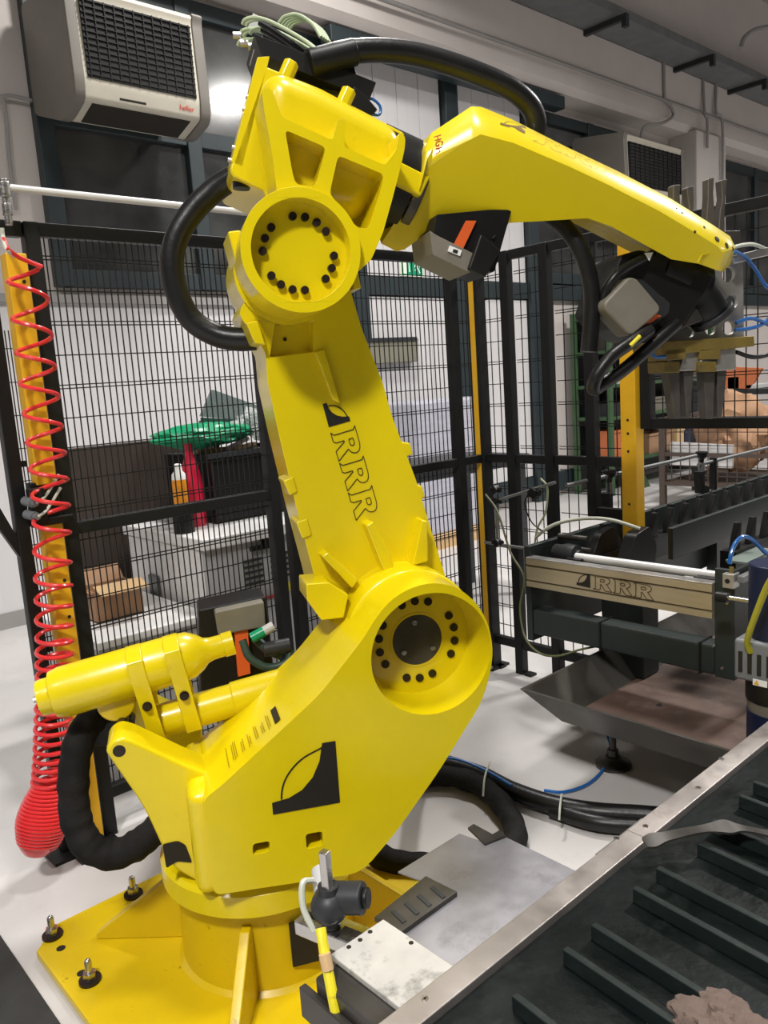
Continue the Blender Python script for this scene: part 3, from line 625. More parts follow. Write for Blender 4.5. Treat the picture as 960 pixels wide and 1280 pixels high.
# pneumatic block and wiring on top of the elbow housing
bm = B(); prism(bm, rnd([(0.181,2.494),(0.249,2.473),(0.497,2.387),(0.476,2.345),(0.351,2.388),(0.197,2.444)], .004), -.22, -.03); vb = link('valve_base', bm, BLK, robot, bevel=.006)
bm = B(); prism(bm, rnd([(0.192,2.503),(0.303,2.468),(0.292,2.439),(0.185,2.475)], .004), -.19, -.08); link('valve_block', bm, GREYP, vb, bevel=.006)
bm = B(); prism(bm, [(0.207,2.607),(0.258,2.585),(0.234,2.564),(0.187,2.57)], -.2, -.18); link('cover_plate', bm, GREYP, vb, bevel=.002)
for k in range(7):
    dx = k*5
    bm = B(); P = [(0.164,0.16,2.541),(0.172,0.15,2.549),(0.201,0.14,2.55),(0.245,0.13,2.533),(0.305,0.1,2.488),(0.334,0.08,2.457)]; tube(bm, [Vector(p)+Vector((.012*(k % 3), .022*(k-3), .006*math.sin(k*2.1))) for p in P], .005, 8); link('air_line', bm, GWIRE, vb)
for k in range(5):
    bm = B(); P = [(0.265,0.16,2.561),(0.282,0.15,2.574),(0.315,0.14,2.575),(0.348,0.12,2.545),(0.363,0.1,2.506)]; tube(bm, [Vector(p)+Vector((.01*k, .018*(k-2), .004*k)) for p in P], .005, 8); link('air_line', bm, GWIRE, vb)
for k in range(3):
    bm = B(); P = [(0.209,0.1,2.55),(0.235,0.09,2.532),(0.281,0.08,2.498),(0.316,0.07,2.469)]; tube(bm, [Vector(p)+Vector((.008*k, .02*k, -.008*k)) for p in P], .008, 8); link('black_cable', bm, RUB, vb)
bm = B()
for q in [(0.141,0.13,2.528),(0.158,0.13,2.509),(0.177,0.12,2.498)]: cyl(bm, q, (q[0]+.02, q[1], q[2]), .009, n=8)
link('air_fitting', bm, STEEL, vb)
for a, b in ([(0.235,-0.05,2.357),(0.258,-0.05,2.399)], [(0.377,-0.05,2.296),(0.401,-0.05,2.339)]):
    bm = B(); cyl(bm, a, b, .02, n=6); link('lifting_post', bm, YEL, robot, bevel=.004)
bm = B(); prism(bm, [(0.432,2.375),(0.463,2.351),(0.494,2.316),(0.459,2.295),(0.409,2.314)], -.12, -.02); cb = link('sensor_block', bm, BLK, robot, bevel=.004)
bm = B(); tube(bm, [(0.465,0.04,2.347),(0.487,0.04,2.348),(0.506,0.04,2.33),(0.502,0.04,2.31),(0.477,0.04,2.31)], .004, 8); link('air_line', bm, BLUEH, cb)

# ---------------------------------------------------------------- safety cage
FY_ = 2.82; FX_ = 3.26
FG = 'mesh panels of the safety cage'
def fence_panel(label, axis, u0, u1, zb=.14, zt=2.2, zm=1.165, pitch=.026, post=.05, posts=(1, 1), name='mesh_fence', foot=True, hstep=.108):
    f = (lambda u, v, z: (u, FY_+v, z)) if axis == 'x' else (lambda u, v, z: (FX_+v, u, z))
    t = thing(name, label, 'fence', f((u0+u1)/2, 0, 0), 0, FG)
    def bar(nm, a, b, v0, v1, z0, z1, m=FEN, bv=.004):
        p, q = f(a, v0, z0), f(b, v1, z1)
        bm = B(); bx(bm, p[0], q[0], p[1], q[1], z0, z1); return link(nm, bm, m, t, bevel=bv, world=True)
    for side, (a, b) in enumerate(((u0, u0+post), (u1-post, u1))):
        if posts[side]: bar('side_post', a, b, -.025, .025, 0.012 if zb < .5 else zb, zt)
    bar('top_rail', u0, u1, -.02, .02, zt-.045, zt)
    if zm: bar('middle_rail', u0, u1, -.02, .02, zm-.022, zm+.022)
    bar('bottom_rail', u0, u1, -.02, .02, zb, zb+.045)
    bm = B(); n = max(2, int((u1-u0)/pitch)); h = .0019
    for i in range(1, n):
        u = u0+(u1-u0)*i/n; p = f(u, .012, 0); box(bm, (p[0], p[1], (zb+zt)/2), (2*h, 2*h, zt-zb-.05))
    k = int((zt-zb)/hstep)
    for i in range(1, k):
        z = zb+(zt-zb)*i/k
        for dz in ((0, ) if i % 2 else (-.006, .006)):
            p, q = f(u0+.01, .016, 0), f(u1-.01, .016, 0)
            box(bm, ((p[0]+q[0])/2, (p[1]+q[1])/2, z+dz), (abs(p[0]-q[0])+2*h, abs(p[1]-q[1])+2*h, 2*h))
    o = link('wire_mesh', bm, FEN, t, smooth=False, world=True, kind='stuff')
    if foot and zb < .5:
        for u in (u0+post/2, u1-post/2):
            p = f(u, 0, 0); bm = B(); bx(bm, p[0]-.024, p[0]+.024, p[1]-.024, p[1]+.024, .0, .012); link('foot_plate', bm, FEN, t, world=True)
    return t
fence_panel('black mesh fence panel with mid rail beside the red coiled hose', 'x', 1.0, 1.915, pitch=.0235)
fence_panel('black mesh fence panel seen behind the yellow upper arm', 'x', 1.955, 3.085, pitch=.03)
fence_panel('narrow mesh fence bay at the cage corner beside the yellow striped post', 'x', 3.09, 3.215, pitch=.03, posts=(0, 0), foot=False)
fence_panel('narrow mesh fence bay just right of the yellow striped corner post', 'y', 2.60, 2.80, pitch=.045, posts=(1, 0))
fence_panel('narrow mesh fence bay with the clamped sensor rods in front of it', 'y', 2.36, 2.595, pitch=.045, posts=(1, 0))
fence_panel('narrow mesh fence bay in front of the green shelf rack', 'y', 2.185, 2.355, pitch=.045, posts=(0, 0), foot=False)
fence_panel('narrow mesh fence bay left of the tall amber post by the machine frame', 'y', 1.975, 2.17, zb=.9, pitch=.045, posts=(0, 1), foot=False)
fence_panel('mesh panel hanging above the machine frame behind the gripper', 'y', .35, 1.885, zb=1.318, zm=None, pitch=.045, posts=(1, 1), foot=False)
# corner post with its yellow stripe
t = thing('fence_post', 'black corner post of the cage with a thin yellow stripe', 'post', (3.24, FY_, 0))
bm = B(); bx(bm, 3.215, 3.285, FY_-.035, FY_+.035, .012, 2.21); link('post', bm, FEN, t, bevel=.004, world=True)
bm = B(); bx(bm, 3.212, 3.215, FY_-.016, FY_+.016, .15, 2.1); link('stripe', bm, YPOST, t, world=True, label='yellow stripe')
bm = B(); bx(bm, 3.18, 3.32, FY_-.06, FY_+.06, 0, .012); prism(bm, [(3.17, .012), (3.215, .012), (3.215, .12)], FY_-.01, FY_+.01, FXZ); link('foot_plate', bm, FEN, t, world=True)
bm = B(); cyl(bm, (3.185, FY_-.04, .012), (3.185, FY_-.04, .03), .012, n=6); link('foot_bolt', bm, STEEL, t, world=True)
# black end post and amber light-curtain posts
t = thing('fence_post', 'plain black post at the far left end of the cage', 'post', (.865, FY_, 0))
bm = B(); bx(bm, .845, .89, FY_-.022, FY_+.022, .012, 2.15); link('post', bm, FEN, t, bevel=.004, world=True)
bm = B(); bx(bm, .80, .93, FY_-.07, FY_+.07, 0, .012); link('foot_plate', bm, FEN, t, world=True)
for z in (.5, .75, .95, 1.4):
    bm = B(); bx(bm, .89, .912, FY_-.01, FY_+.01, z, z+.02); link('tie_bar', bm, FEN, t, world=True)
bm = B(); prism(bm, [(.75, 1.42), (.845, 1.17), (.845, 1.1), (.72, 1.36)], FY_-.015, FY_+.015, FXZ); link('brace', bm, FEN, t, world=True)
bm = B(); bx(bm, .55, .995, FY_-.02, FY_+.02, 2.15, 2.2); link('top_bar', bm, FEN, t, bevel=.004, world=True)
bm = B()
for z in [.25+.11*k for k in range(15)]: bx(bm, .885, .925, FY_-.0015, FY_+.0015, z, z+.003)
for u in (.90, .912): bx(bm, u, u+.003, FY_-.002, FY_+.002, .2, 1.85)
link('wire_mesh', bm, FEN, t, world=True, kind='stuff')
t = thing('light_curtain_post', 'amber metal post in two lengths behind the red coiled hose', 'post', (.94, FY_-.03, 0))
for z0, z1 in ((.03, 1.20), (1.335, 2.09)):
    bm = B(); bx(bm, .918, .985, FY_-.06, FY_+.0, z0, z1); c_ = link('post_profile', bm, YPOST, t, bevel=.005, world=True)
    hz = (.62, .87, 1.0) if z0 < 1 else (2.0, 1.36)
    bm = B()
    for z in hz:
        cyl(bm, (.965, FY_-.0615, z), (.965, FY_-.058, z), .006, n=12)
    link('hole', bm, HOLE, t, world=True)
bm = B(); bx(bm, .90, .99, FY_-.05, FY_, 1.19, 1.345); bx(bm, .88, 1.02, FY_-.075, FY_-.04, 1.20, 1.225); bx(bm, .88, .93, FY_-.09, FY_-.05, 1.21, 1.33); link('sensor_mount', bm, BLK, t, bevel=.004, world=True)
for z in (1.245, 1.29):
    bm = B(); cyl(bm, (.875, FY_-.05, z), (.885, FY_-.10, z-.005), .016, n=16); cyl(bm, (.885, FY_-.10, z-.005), (.888, FY_-.115, z-.005), .011, n=12); s_ = link('sensor_head', bm, SENSG, t, world=True)
    bm = B(); tube(bm, [(.888, FY_-.115, z-.005), (.93, FY_-.085, z+.01), (.99, FY_-.07, z+.075)], .005, 8); link('sensor_lead', bm, CLEARH, t, world=True)
bm = B(); bx(bm, .87, 1.03, FY_-.13, FY_+.03, 0, .01); prism(bm, [(FY_-.13, .01), (FY_-.06, .01), (FY_-.06, .1)], .945, .955, FYZ); link('foot_plate', bm, FEN, t, world=True)
for x, y in ((.885, FY_-.11), (1.015, FY_-.11)):
    bm = B(); cyl(bm, (x, y, .01), (x, y, .026), .011, n=6); link('foot_bolt', bm, STEEL, t, world=True)
t = thing('light_curtain_post', 'tall amber post with punched holes between the gripper and the machine frame', 'post', (FX_, 1.93, 0))
bm = B(); bx(bm, FX_-.05, FX_+.02, 1.892, 1.968, .02, 2.17); link('post_profile', bm, YPOST, t, bevel=.005, world=True)
bm = B()
for z in (.82, .88, .98, 1.22, 1.30, 1.36, 2.12): cyl(bm, (FX_-.0515, 1.93, z), (FX_-.048, 1.93, z), .006, n=12)
link('hole', bm, HOLE, t, world=True)
bm = B(); bx(bm, FX_-.08, FX_+.06, 1.86, 2.0, 0, .02); link('foot_plate', bm, FEN, t, world=True)

# compressed air pipe and red coiled hose
t = thing('air_pipe', 'thin bright air pipe running level along the top of the cage at left', 'pipe', (.95, 2.74, 2.31))
bm = B(); cyl(bm, (.9, 2.74, 2.285), (3.0, 2.74, 2.285), .012, n=14); link('pipe', bm, PIPEW, t, world=True)
bm = B(); cyl(bm, (.935, 2.74, 2.31), (.935, 2.74, 2.17), .012, n=12); cyl(bm, (.935, 2.74, 2.30), (.935, 2.74, 2.255), .02, n=12); cyl(bm, (.935, 2.74, 2.235), (.935, 2.74, 2.20), .016, n=10); bx(bm, .89, .94, 2.73, 2.75, 2.28, 2.30); link('valve', bm, STEEL, t, bevel=.002, world=True)
axp = [(0.948,2.68,2.038),(0.944,2.68,1.92),(0.942,2.68,1.81),(0.939,2.68,1.712),(0.939,2.68,1.617),(0.936,2.68,1.519),(0.935,2.68,1.433),(0.931,2.68,1.347),(0.925,2.68,1.26),(0.916,2.68,1.17),(0.905,2.68,1.069),(0.898,2.68,0.994),(0.89,2.68,0.927),(0.883,2.68,0.86),(0.876,2.68,0.809),(0.87,2.68,0.766),(0.865,2.68,0.725),(0.86,2.68,0.687),(0.855,2.68,0.652),(0.848,2.68,0.617),(0.843,2.68,0.582),(0.836,2.68,0.547),(0.832,2.68,0.515),(0.825,2.68,0.483),(0.821,2.68,0.45),(0.814,2.68,0.421),(0.808,2.68,0.394),(0.802,2.68,0.368),(0.796,2.68,0.344),(0.791,2.68,0.323),(0.783,2.68,0.303),(0.777,2.68,0.282),(0.77,2.68,0.265),(0.762,2.68,0.248),(0.754,2.68,0.231),(0.747,2.68,0.217),(0.74,2.68,0.203),(0.735,2.68,0.187)]
bm = B(); P = [(0.911,2.74,2.128),(0.901,2.68,2.084),(0.938,2.7,2.065)]; 
pts_ = [Vector(p) for p in P]
nt_ = len(axp)-1
for i in range(nt_):
    a, b = Vector(axp[i]), Vector(axp[i+1])
    rr = .060 if i < 22 else .060-.0005*(i-22)
    for k in range(20):
        t_ = k/20; ph = 2*PI*t_+.2
        pts_.append(a.lerp(b, t_)+Vector((rr*math.cos(ph)*.92, rr*math.sin(ph), 0)))
tube(bm, pts_,   .0072, 8, sub=0)
t = thing('coiled_air_hose', 'red coiled air hose hanging in front of the amber post', 'hose', axp[-1])
link('coil', bm, RED, t, world=True)
bm = B(); P = [(0.911,2.74,2.128),(0.912,2.735,2.108),(0.901,2.68,2.081)]; tube(bm, [(0.911,2.74,2.16),(0.911,2.74,2.128),(0.9,2.685,2.085),(0.928,2.71,2.071)], .0075, 8); link('clear_hose_end', bm, CLEARH, t, world=True)
# tightly bunched turns round a swollen lower end
a, b = (Vector(q) for q in [(0.794,2.68,0.348),(0.72,2.68,0.11)]); L_ = (b-a).length; nb = 24
prf = [.046, .05, .054, .058, .062, .066, .069, .072, .075, .077, .079, .080, .081, .081, .080, .078, .075, .073, .070, .066, .061, .055, .047, .037, .012]
bm = B(); lathe(bm, a, b, [(L_*k/nb, r_) for k, r_ in enumerate(prf)], 28); bulb = link('swollen_end', bm, RED, t, world=True)
ax_ = axis_rot(b-a); P = []
for k in range(17*20):
    u = .02+.80*k/(17*20); r_ = prf[int(u*nb)]*(1-(u*nb) % 1)+prf[int(u*nb)+1]*((u*nb) % 1)
    P.append(a+(b-a)*u+ax_ @ Vector((math.cos(k/20*2*PI)*(r_-.002)+.008, math.sin(k/20*2*PI)*(r_-.002), 0)))
bm = B(); tube(bm, P, .0062, 8, sub=0); link('bunched_turns', bm, RED, t, world=True)

# ---------------------------------------------------------------- overhead heaters, cable tray, conduits
def heater(x0, x1, y0, zc, label, k=1.0, full_=True):
    t = thing('unit_heater', label, 'heater', (x0, 6.06, zc))
    # section: front grille, sloping lower fascia, underside vent
    sec = [(y0+.02, zc+.52), (y0+.0, zc+.58), (6.05, zc+.68), (6.05, zc-.02), (y0+.27, zc-.185), (y0+.02, zc-.115), (y0, zc)]
    bm = B(); prism(bm, rnd(sec, .03), x0+.07, x1-.07, FYZ); link('casing', bm, CREAM, t, bevel=.01, world=True)
    cap = rnd([(p[0]-(.012 if p[0] < 6 else 0), p[1]+(-.012 if p[1] < zc+.2 else .012)) for p in sec], .06)
    for a, b in ((x0, x0+.075), (x1-.085, x1)):
        bm = B(); prism(bm, cap, a, b, FYZ); link('end_cap', bm, BEIGE, t, bevel=.012, world=True)
    bm = B(); prism(bm, [(y0-.006, zc+.02), (y0-.002, zc+.50), (y0+.04, zc+.50), (y0+.03, zc+.02)], x0+.1, x1-.11, FYZ); gr = link('grille', bm, BLK, t, world=True)
    n = 13
    bm = B()
    for i in range(n):
        z = zc+.035+.45*i/(n-1); bx(bm, x0+.1, x1-.11, y0-.012, y0+.01, z, z+.005)
    for i in range(12):
        x = x0+.12+(x1-x0-.25)*i/11; bx(bm, x, x+.006, y0-.011, y0+.01, zc+.02, zc+.50)
    link('louvre', bm, BLK, t, smooth=False, world=True, kind='stuff')
    bm = B(); P = [(y0+.045, zc-.128), (y0+.25, zc-.186), (y0+.25, zc-.17), (y0+.05, zc-.11)]
    prism(bm, P, x0+.13, x1-.15, FYZ); link('outlet_slot', bm, HOLE, t, world=True)
    if full_:
        f = lambda u, v: Vector((u, y0-.003+.02*(1-v), zc-.1+.1*v))-Vector(t.location)
        bm = B(); flat(bm, [(x0+.31, .18), (x0+.50, .18), (x0+.50, .32), (x0+.31, .32)], f); link('badge', bm, INK, t, smooth=False)
        p = Vector((x1-.19, y0+.006, zc-.055))-Vector(t.location)
        words('red_lettering', 'heller', t, frame(p, (1, 0, 0), (0, -.02, .1)), .05, REDINK)
    return t
heater(2.34, 3.34, 5.33, 3.66, 'large beige wall heater with black grille at upper left', full_=True)
heater(8.9, 10.35, 5.33, 3.70, 'distant beige wall heater above the forearm beside the pillar', full_=False)
t = thing('cable_tray', 'galvanised cable tray on brackets high along the wall', 'tray', (8, 5.5, 5.55))
bm = B(); bx(bm, 3, 22, 5.30, 5.76, 5.50, 5.51); bx(bm, 3, 22, 5.29, 5.30, 5.50, 5.60); bx(bm, 3, 22, 5.75, 5.76, 5.50, 5.60); link('tray', bm, GALV, t, world=True)
for x in (8.8, 10.9, 12.5, 14.5):
    bm = B(); bx(bm, x-.03, x+.03, 5.2, 5.76, 5.44, 5.50); bx(bm, x-.03, x+.03, 5.2, 5.26, 5.36, 5.44); link('bracket', bm, SENS, t, world=True)
def pipe(label, P, r=.018, m=CONDUIT, name='conduit_pipe', cat='conduit', group=None, sub=6):
    bm = B(); tube(bm, P, r, 10, sub=sub); o = link(name, bm, m, None)
    return tag(o, label, cat, group)
pipe('long grey conduit running level along the concrete beam', [(-2, 5.74, 5.04), (8, 5.74, 5.04), (20, 5.74, 5.04)], .02, sub=0)
pipe('grey conduit dropping from the tray and jogging over the beam edge to the far heater', [(10.581,5.74,5.777),(10.593,5.74,5.387),(10.607,5.74,5.073),(10.754,5.74,4.997),(10.816,5.74,4.876),(10.537,5.74,4.742),(10.192,5.8,4.666),(10.153,5.85,4.475)], .02)
pipe('left of two close conduits running down above the pillar', [(11.686,5.74,5.804),(11.683,5.74,5.384),(11.646,5.7,5.028),(11.677,5.68,4.942),(11.675,5.68,4.568)], .02)
pipe('right of two close conduits running down above the pillar', [(12.047,5.74,5.824),(12.071,5.74,5.454),(11.986,5.7,5.104),(12.144,5.68,4.96),(12.145,5.68,3.906)], .02)
pipe('thin conduit bend at the top right corner under the ceiling', [(11.658,5.2,5.726),(11.754,5.2,5.867),(12.052,5.2,6.033),(12.572,5.2,6.2)], .03)
pipe('thin grey conduit along the wall at far left beside the window', [(2.084,6.1,3.725),(2.154,6.1,3.732),(2.22,6.1,3.748),(2.411,6.1,3.738)], .014)
pipe('grey conduit running down the left wall edge beside the window', [(2.153,6.1,3.726),(2.16,6.1,3.581),(2.145,6.1,3.314),(2.143,6.1,2.98)], .014)

# exit sign on the door
t = thing('exit_sign', 'green emergency exit sign with running figure on the white door', 'sign', (6.02, 6.05, 2.75))
bm = B(); bx(bm, 5.87, 6.19, 6.075, 6.095, 2.655, 2.835); link('sign_plate', bm, SAFEW, t, world=True)
SG = lambda u, v: Vector((5.88+.30*u, 6.0735, 2.665+.16*v))-Vector(t.location)
bm = B(); flat(bm, [(0, 0), (1, 0), (1, 1), (0, 1)], SG); link('green_field', bm, SAFETY, t, smooth=False)
SG2 = lambda u, v: Vector((5.88+.30*u, 6.0725, 2.665+.16*v))-Vector(t.location)
bm = B(); flat(bm, [(.04, .08), (.24, .08), (.24, .92), (.04, .92)], SG2); flat(bm, [(.34, .2), (.40, .2), (.37, .82), (.34, .85)], SG2); link('door_symbol', bm, SAFEW, t, smooth=False)
bm = B(); flat(bm, [tuple((.68+.045*math.cos(a*PI/6), .86+.08*math.sin(a*PI/6))) for a in range(12)], SG2)
for L_, wd in (([(.72, .76), (.74, .5)], .07), ([(.74, .72), (.84, .66), (.86, .52)], .035), ([(.72, .72), (.64, .62), (.62, .5)], .035), ([(.74, .52), (.82, .36), (.86, .18), (.94, .2)], .05), ([(.73, .52), (.7, .34), (.6, .34)], .05)):
    ribbon(bm, L_, wd, SG2, closed=False)
link('running_figure', bm, SAFEW, t, smooth=False)

# ---------------------------------------------------------------- things behind the cage at left
t = thing('machine_cabinet', 'white machine cabinet with louvred grey side behind the mesh', 'cabinet', (1.76, 3.22, 0))
bm = B(); bx(bm, 1.76, 3.0, 3.22, 4.02, .08, .90); body_ = link('cabinet_body', bm, CASEG, t, bevel=.008, world=True)
bm = B(); bx(bm, 1.74, 3.02, 3.19, 4.03, .90, .955); link('worktop', bm, CASE, t, bevel=.008, world=True)
bm = B(); bx(bm, 1.752, 1.76, 3.24, 4.0, .10, .895); link('end_panel', bm, CASE, t, world=True)
bm = B(); bx(bm, 1.735, 1.752, 3.68, 3.78, .48, .72); link('handle', bm, GALV, t, bevel=.006, world=True)
bm = B(); bx(bm, 1.76, 3.0, 3.3, 4.0, 0, .08); link('plinth', bm, BLK, t, world=True)
for i in range(4):
    for j in range(5):
        if i == 0 and j == 0:
            bm = B(); bx(bm, 1.96, 2.06, 3.212, 3.222, .80, .812); lv = link('louvre', bm, SENS, t, world=True)
        else: copy_of(lv, location=(.15*i, 0, -.028*j))
bm = B(); bx(bm, 1.98, 2.18, 3.215, 3.22, .60, .612); link('red_strip', bm, REDINK, t, world=True)
bm = B(); bx(bm, 2.2, 2.3, 3.215, 3.22, .61, .655); link('yellow_sticker', bm, YCAB, t, world=True)
bm = B(); bx(bm, 2.0, 2.12, 3.2, 3.22, .85, .87); bx(bm, 2.07, 2.1, 3.195, 3.22, .85, .9); link('latch', bm, BLK, t, world=True)
o = thing('spray_can', 'orange labelled spray can with white cap on the cabinet top', 'can', (1.93, 3.42, .955))
CX, CY = 1.80, 3.46
o.location = (CX, CY, .9555)
bm = B(); lathe(bm, (0, 0, .10), (0, 0, .3), [(0, .034), (.005, .036), (.15, .036), (.155, .035)], 20); link('can_body', bm, ORANP, o)
bm = B(); lathe(bm, (0, 0, .0), (0, 0, .1), [(0, .05), (.09, .05), (.10, .036)], 20); link('black_cup', bm, BLK, o)
bm = B(); lathe(bm, (0, 0, .25), (0, 0, .32), [(0, .035), (.03, .032), (.045, .02), (.075, .018), (.08, .012)], 20); link('cap', bm, WHITE, o)
t = thing('squeeze_bottle', 'dark red plastic bottle behind the spray can', 'bottle', (1.93, 3.58, .955))
bm = B(); lathe(bm, (0, 0, 0), (0, 0, .4), [(0, .05), (.02, .055), (.2, .055), (.3, .04), (.36, .02), (.39, .016)], 20); link('bottle_body', bm, REDB, t)
bm = B(); cyl(bm, (0, 0, .385), (0, 0, .43), .02, n=14); link('cap', bm, REDB, t)
t = thing('equipment_bin', 'black open bin full of scrap on the cabinet behind the mesh', 'bin', (2.35, 3.62, .955))
bm = B(); P = [(2.0, 3.5), (2.68, 3.5), (2.68, 3.98), (2.0, 3.98)]; prism(bm, P, .957, 1.30, FXY, holes=[[(2.02, 3.52), (2.70, 3.52), (2.70, 3.96), (2.02, 3.96)]]); bx(bm, 2.0, 2.68, 3.5, 3.98, .957, .97); link('bin_shell', bm, BLK, t, bevel=.005, world=True)
bm = B(); bx(bm, 1.98, 2.74, 3.48, 3.50, 1.285, 1.31); link('rim', bm, SENS, t, world=True)
for i in range(9):
    bm = B(); box(bm, (2.12+.065*i, 3.7+.05*math.sin(i*2), 1.31+.02*math.sin(i)), (.16, .03, .02), Matrix.Rotation(i*1.1, 3, 'Z') @ Matrix.Rotation(.4*math.sin(i), 3, 'Y')); link('scrap_strip', bm, (WOODL, CONDUIT, STEEL)[i % 3], t, world=True)
def crumple(bm, c, s, seed, amp=.25, sub=4, fr=2.2):
    r = bmesh.ops.create_icosphere(bm, subdivisions=sub, radius=1)
    for v in r['verts']:
        n_ = v.co.normalized(); k = 1+amp*noise.noise(n_*fr+Vector((seed, 0, 0)))+amp*.5*noise.noise(n_*fr*2.7+Vector((0, seed, 0)))+amp*.35*abs(noise.noise(n_*fr*5+Vector((0, 0, seed))))
        v.co = Vector(c)+Vector((n_.x*s[0], n_.y*s[1], n_.z*s[2]))*k
bm = B(); crumple(bm, (2.06, 3.66, 1.395), (.27, .16, .06), 3.1, .22)
t = tag(link('plastic_bag', bm, GREENP), 'crumpled bright green plastic bag on the black bin', 'bag')
bm = B(); crumple(bm, (2.56, 3.66, 1.42), (.24, .2, .085), 7.7, .5)
t = tag(link('plastic_bag', bm, FILM), 'crumpled clear plastic film beside the green bag', 'bag')
t = thing('mesh_guard', 'dark green edged mesh guard standing on the bin behind the fence', 'guard', (2.65, 3.95, 1.4))
bm = B(); prism(bm, [(2.222,1.483),(2.308,1.621),(2.61,1.508),(2.721,1.398)], 3.93, 3.96, FXZ); link('mesh_sheet', bm, mat('grey_mesh_sheet', (.16, .2, .2), .7, var=.2, scale=90), t, world=True)
bm = B(); prism(bm, [(2.212,1.476),(2.722,1.407),(2.716,1.351),(2.205,1.416)], 3.90, 3.93, FXZ); link('green_edge', bm, DGRN, t, world=True)
t = thing('storage_board', 'dark brown upright board behind the mesh at left', 'board', (1.5, 4.15, 0))
bm = B(); bx(bm, [(1.473,1.012)][0][0], 2.35, 4.15, 4.19, .0, 1.37); link('board', bm, BROWN, t, bevel=.004, world=True)
bm = B(); bx(bm, 2.35, 2.42, 4.12, 4.2, 0, 1.45); link('edge_post', bm, SENS, t, world=True)
t = thing('low_cabinet', 'low white cabinet below the cardboard box behind the fence', 'cabinet', (1.5, 3.4, 0))
bm = B(); bx(bm, 1.2, 1.7, 3.15, 3.95, .02, .60); link('cabinet_body', bm, CASEG, t, bevel=.008, world=True)
bm = B(); bx(bm, 1.19, 1.71, 3.13, 3.97, .60, .635); link('top', bm, CASE, t, bevel=.006, world=True)
t = thing('cardboard_box', 'opened brown cardboard box with folded flaps on the low white cabinet', 'box', (1.42, 3.5, .635))
P = [(-.11, -.09), (.11, -.09), (.11, .09), (-.11, .09)]; bm = B(); prism(bm, P, .001, .14, FXY, holes=[[(q[0]*.95, q[1]*.95) for q in P]]); bx(bm, -.11, .11, -.09, .09, .001, .006); link('box_body', bm, CARD, t)
bm = B(); box(bm, (0, -.13, .15), (.22, .09, .004), Matrix.Rotation(.35, 3, 'X')); link('flap', bm, WOODL, t)
bm = B(); box(bm, (-.15, 0, .15), (.09, .18, .004), Matrix.Rotation(.4, 3, 'Y')); link('flap', bm, CARD, t)
bm = B(); box(bm, (0, .12, .17), (.22, .08, .004), Matrix.Rotation(.9, 3, 'X')); link('flap', bm, CARD, t)
WSX, WSZ = [(2.143,1.715)][0]
t = thing('wall_socket', 'small cream wall socket seen through the mesh behind the red hose', 'socket', (WSX, 6.12, 1.7))
bm = B(); bx(bm, WSX-.06, WSX+.06, 6.11, 6.134, WSZ-.06, WSZ+.06); link('plate', bm, CREAM, t, bevel=.004, world=True)
bm = B(); cyl(bm, (WSX, 6.105, WSZ), (WSX, 6.112, WSZ), .03, n=16); link('outlet', bm, BLK, t, world=True)
# things by the white door
t = thing('wall_box', 'flat olive grey box mounted on the white door', 'box', (5.9, 6.05, 1.7))
bm = B(); prism(bm, [(5.285,2.02),(5.992,2.025),(5.971,1.788),(5.262,1.78)], 6.0, 6.098, FXZ); link('box_body', bm, OLIVE, t, bevel=.01, world=True)
bm = B(); prism(bm, [(5.243,2.031),(5.955,2.037),(5.952,1.997),(5.239,1.993)], 5.985, 6.098, FXZ); link('lid', bm, SENS, t, world=True)
t = thing('wrapped_pallet', 'stack in lilac stretch wrap in front of the white door', 'pallet', (5.8, 5.5, 0))
bm = B(); bx(bm, 5.1, 6.15, 5.2, 5.9, .14, 1.40); link('load', bm, LILAC, t, bevel=.03, world=True)
bm = B(); bx(bm, 5.08, 6.17, 5.18, 5.92, .11, .14); link('deck', bm, WOODL, t, world=True)
for y in (5.2, 5.5, 5.8):
    bm = B(); bx(bm, 5.08, 6.17, y, y+.1, 0, .11); link('runner', bm, WOODL, t, world=True)
t = thing('work_table', 'dark steel table edge seen behind the robot arm through the mesh', 'table', (3.4, 3.9, 0))
bm = B(); bx(bm, 3.25, 4.6, 3.55, 4.2, .96, 1.03); link('table_top', bm, SENS, t, bevel=.01, world=True)
for x, y in ((3.28, 3.58), (4.52, 3.58), (3.28, 4.12), (4.52, 4.12)):
    bm = B(); bx(bm, x, x+.06, y, y+.06, 0, .96); link('leg', bm, SENS, t, world=True)

# ---------------------------------------------------------------- beyond the right side of the cage
RX0, RX1, RYF = 8.75, 11.4, 5.5
t = thing('shelf_rack', 'green steel shelf rack with bins against the far wall', 'rack', (RX0, RYF, 0))
for x in (RX0, 9.45, RX1):
    for y in (RYF, 6.0):
        bm = B(); bx(bm, x-.035, x+.035, y-.03, y+.03, 0, 2.28); link('upright', bm, RACKG, t, bevel=.004, world=True)
SHZ = (.42, .98, 1.38, 1.80, 2.22)
for z in SHZ:
    bm = B(); bx(bm, RX0, RX1, RYF-.02, 6.02, z-.04, z); link('shelf', bm, RACKG, t, bevel=.004, world=True)
for y in (RYF, 6.0):
    bm = B(); prism(bm, [(9.25, .0), (9.65, .0), (9.5, .18), (9.4, .18)], y-.02, y+.02, FXZ); link('foot', bm, RACKG, t, world=True)
bm = B(); bx(bm, RX0, RX1, 6.03, 6.05, .1, 2.2); link('back_panel', bm, SENS, t, world=True)
random.seed(9)
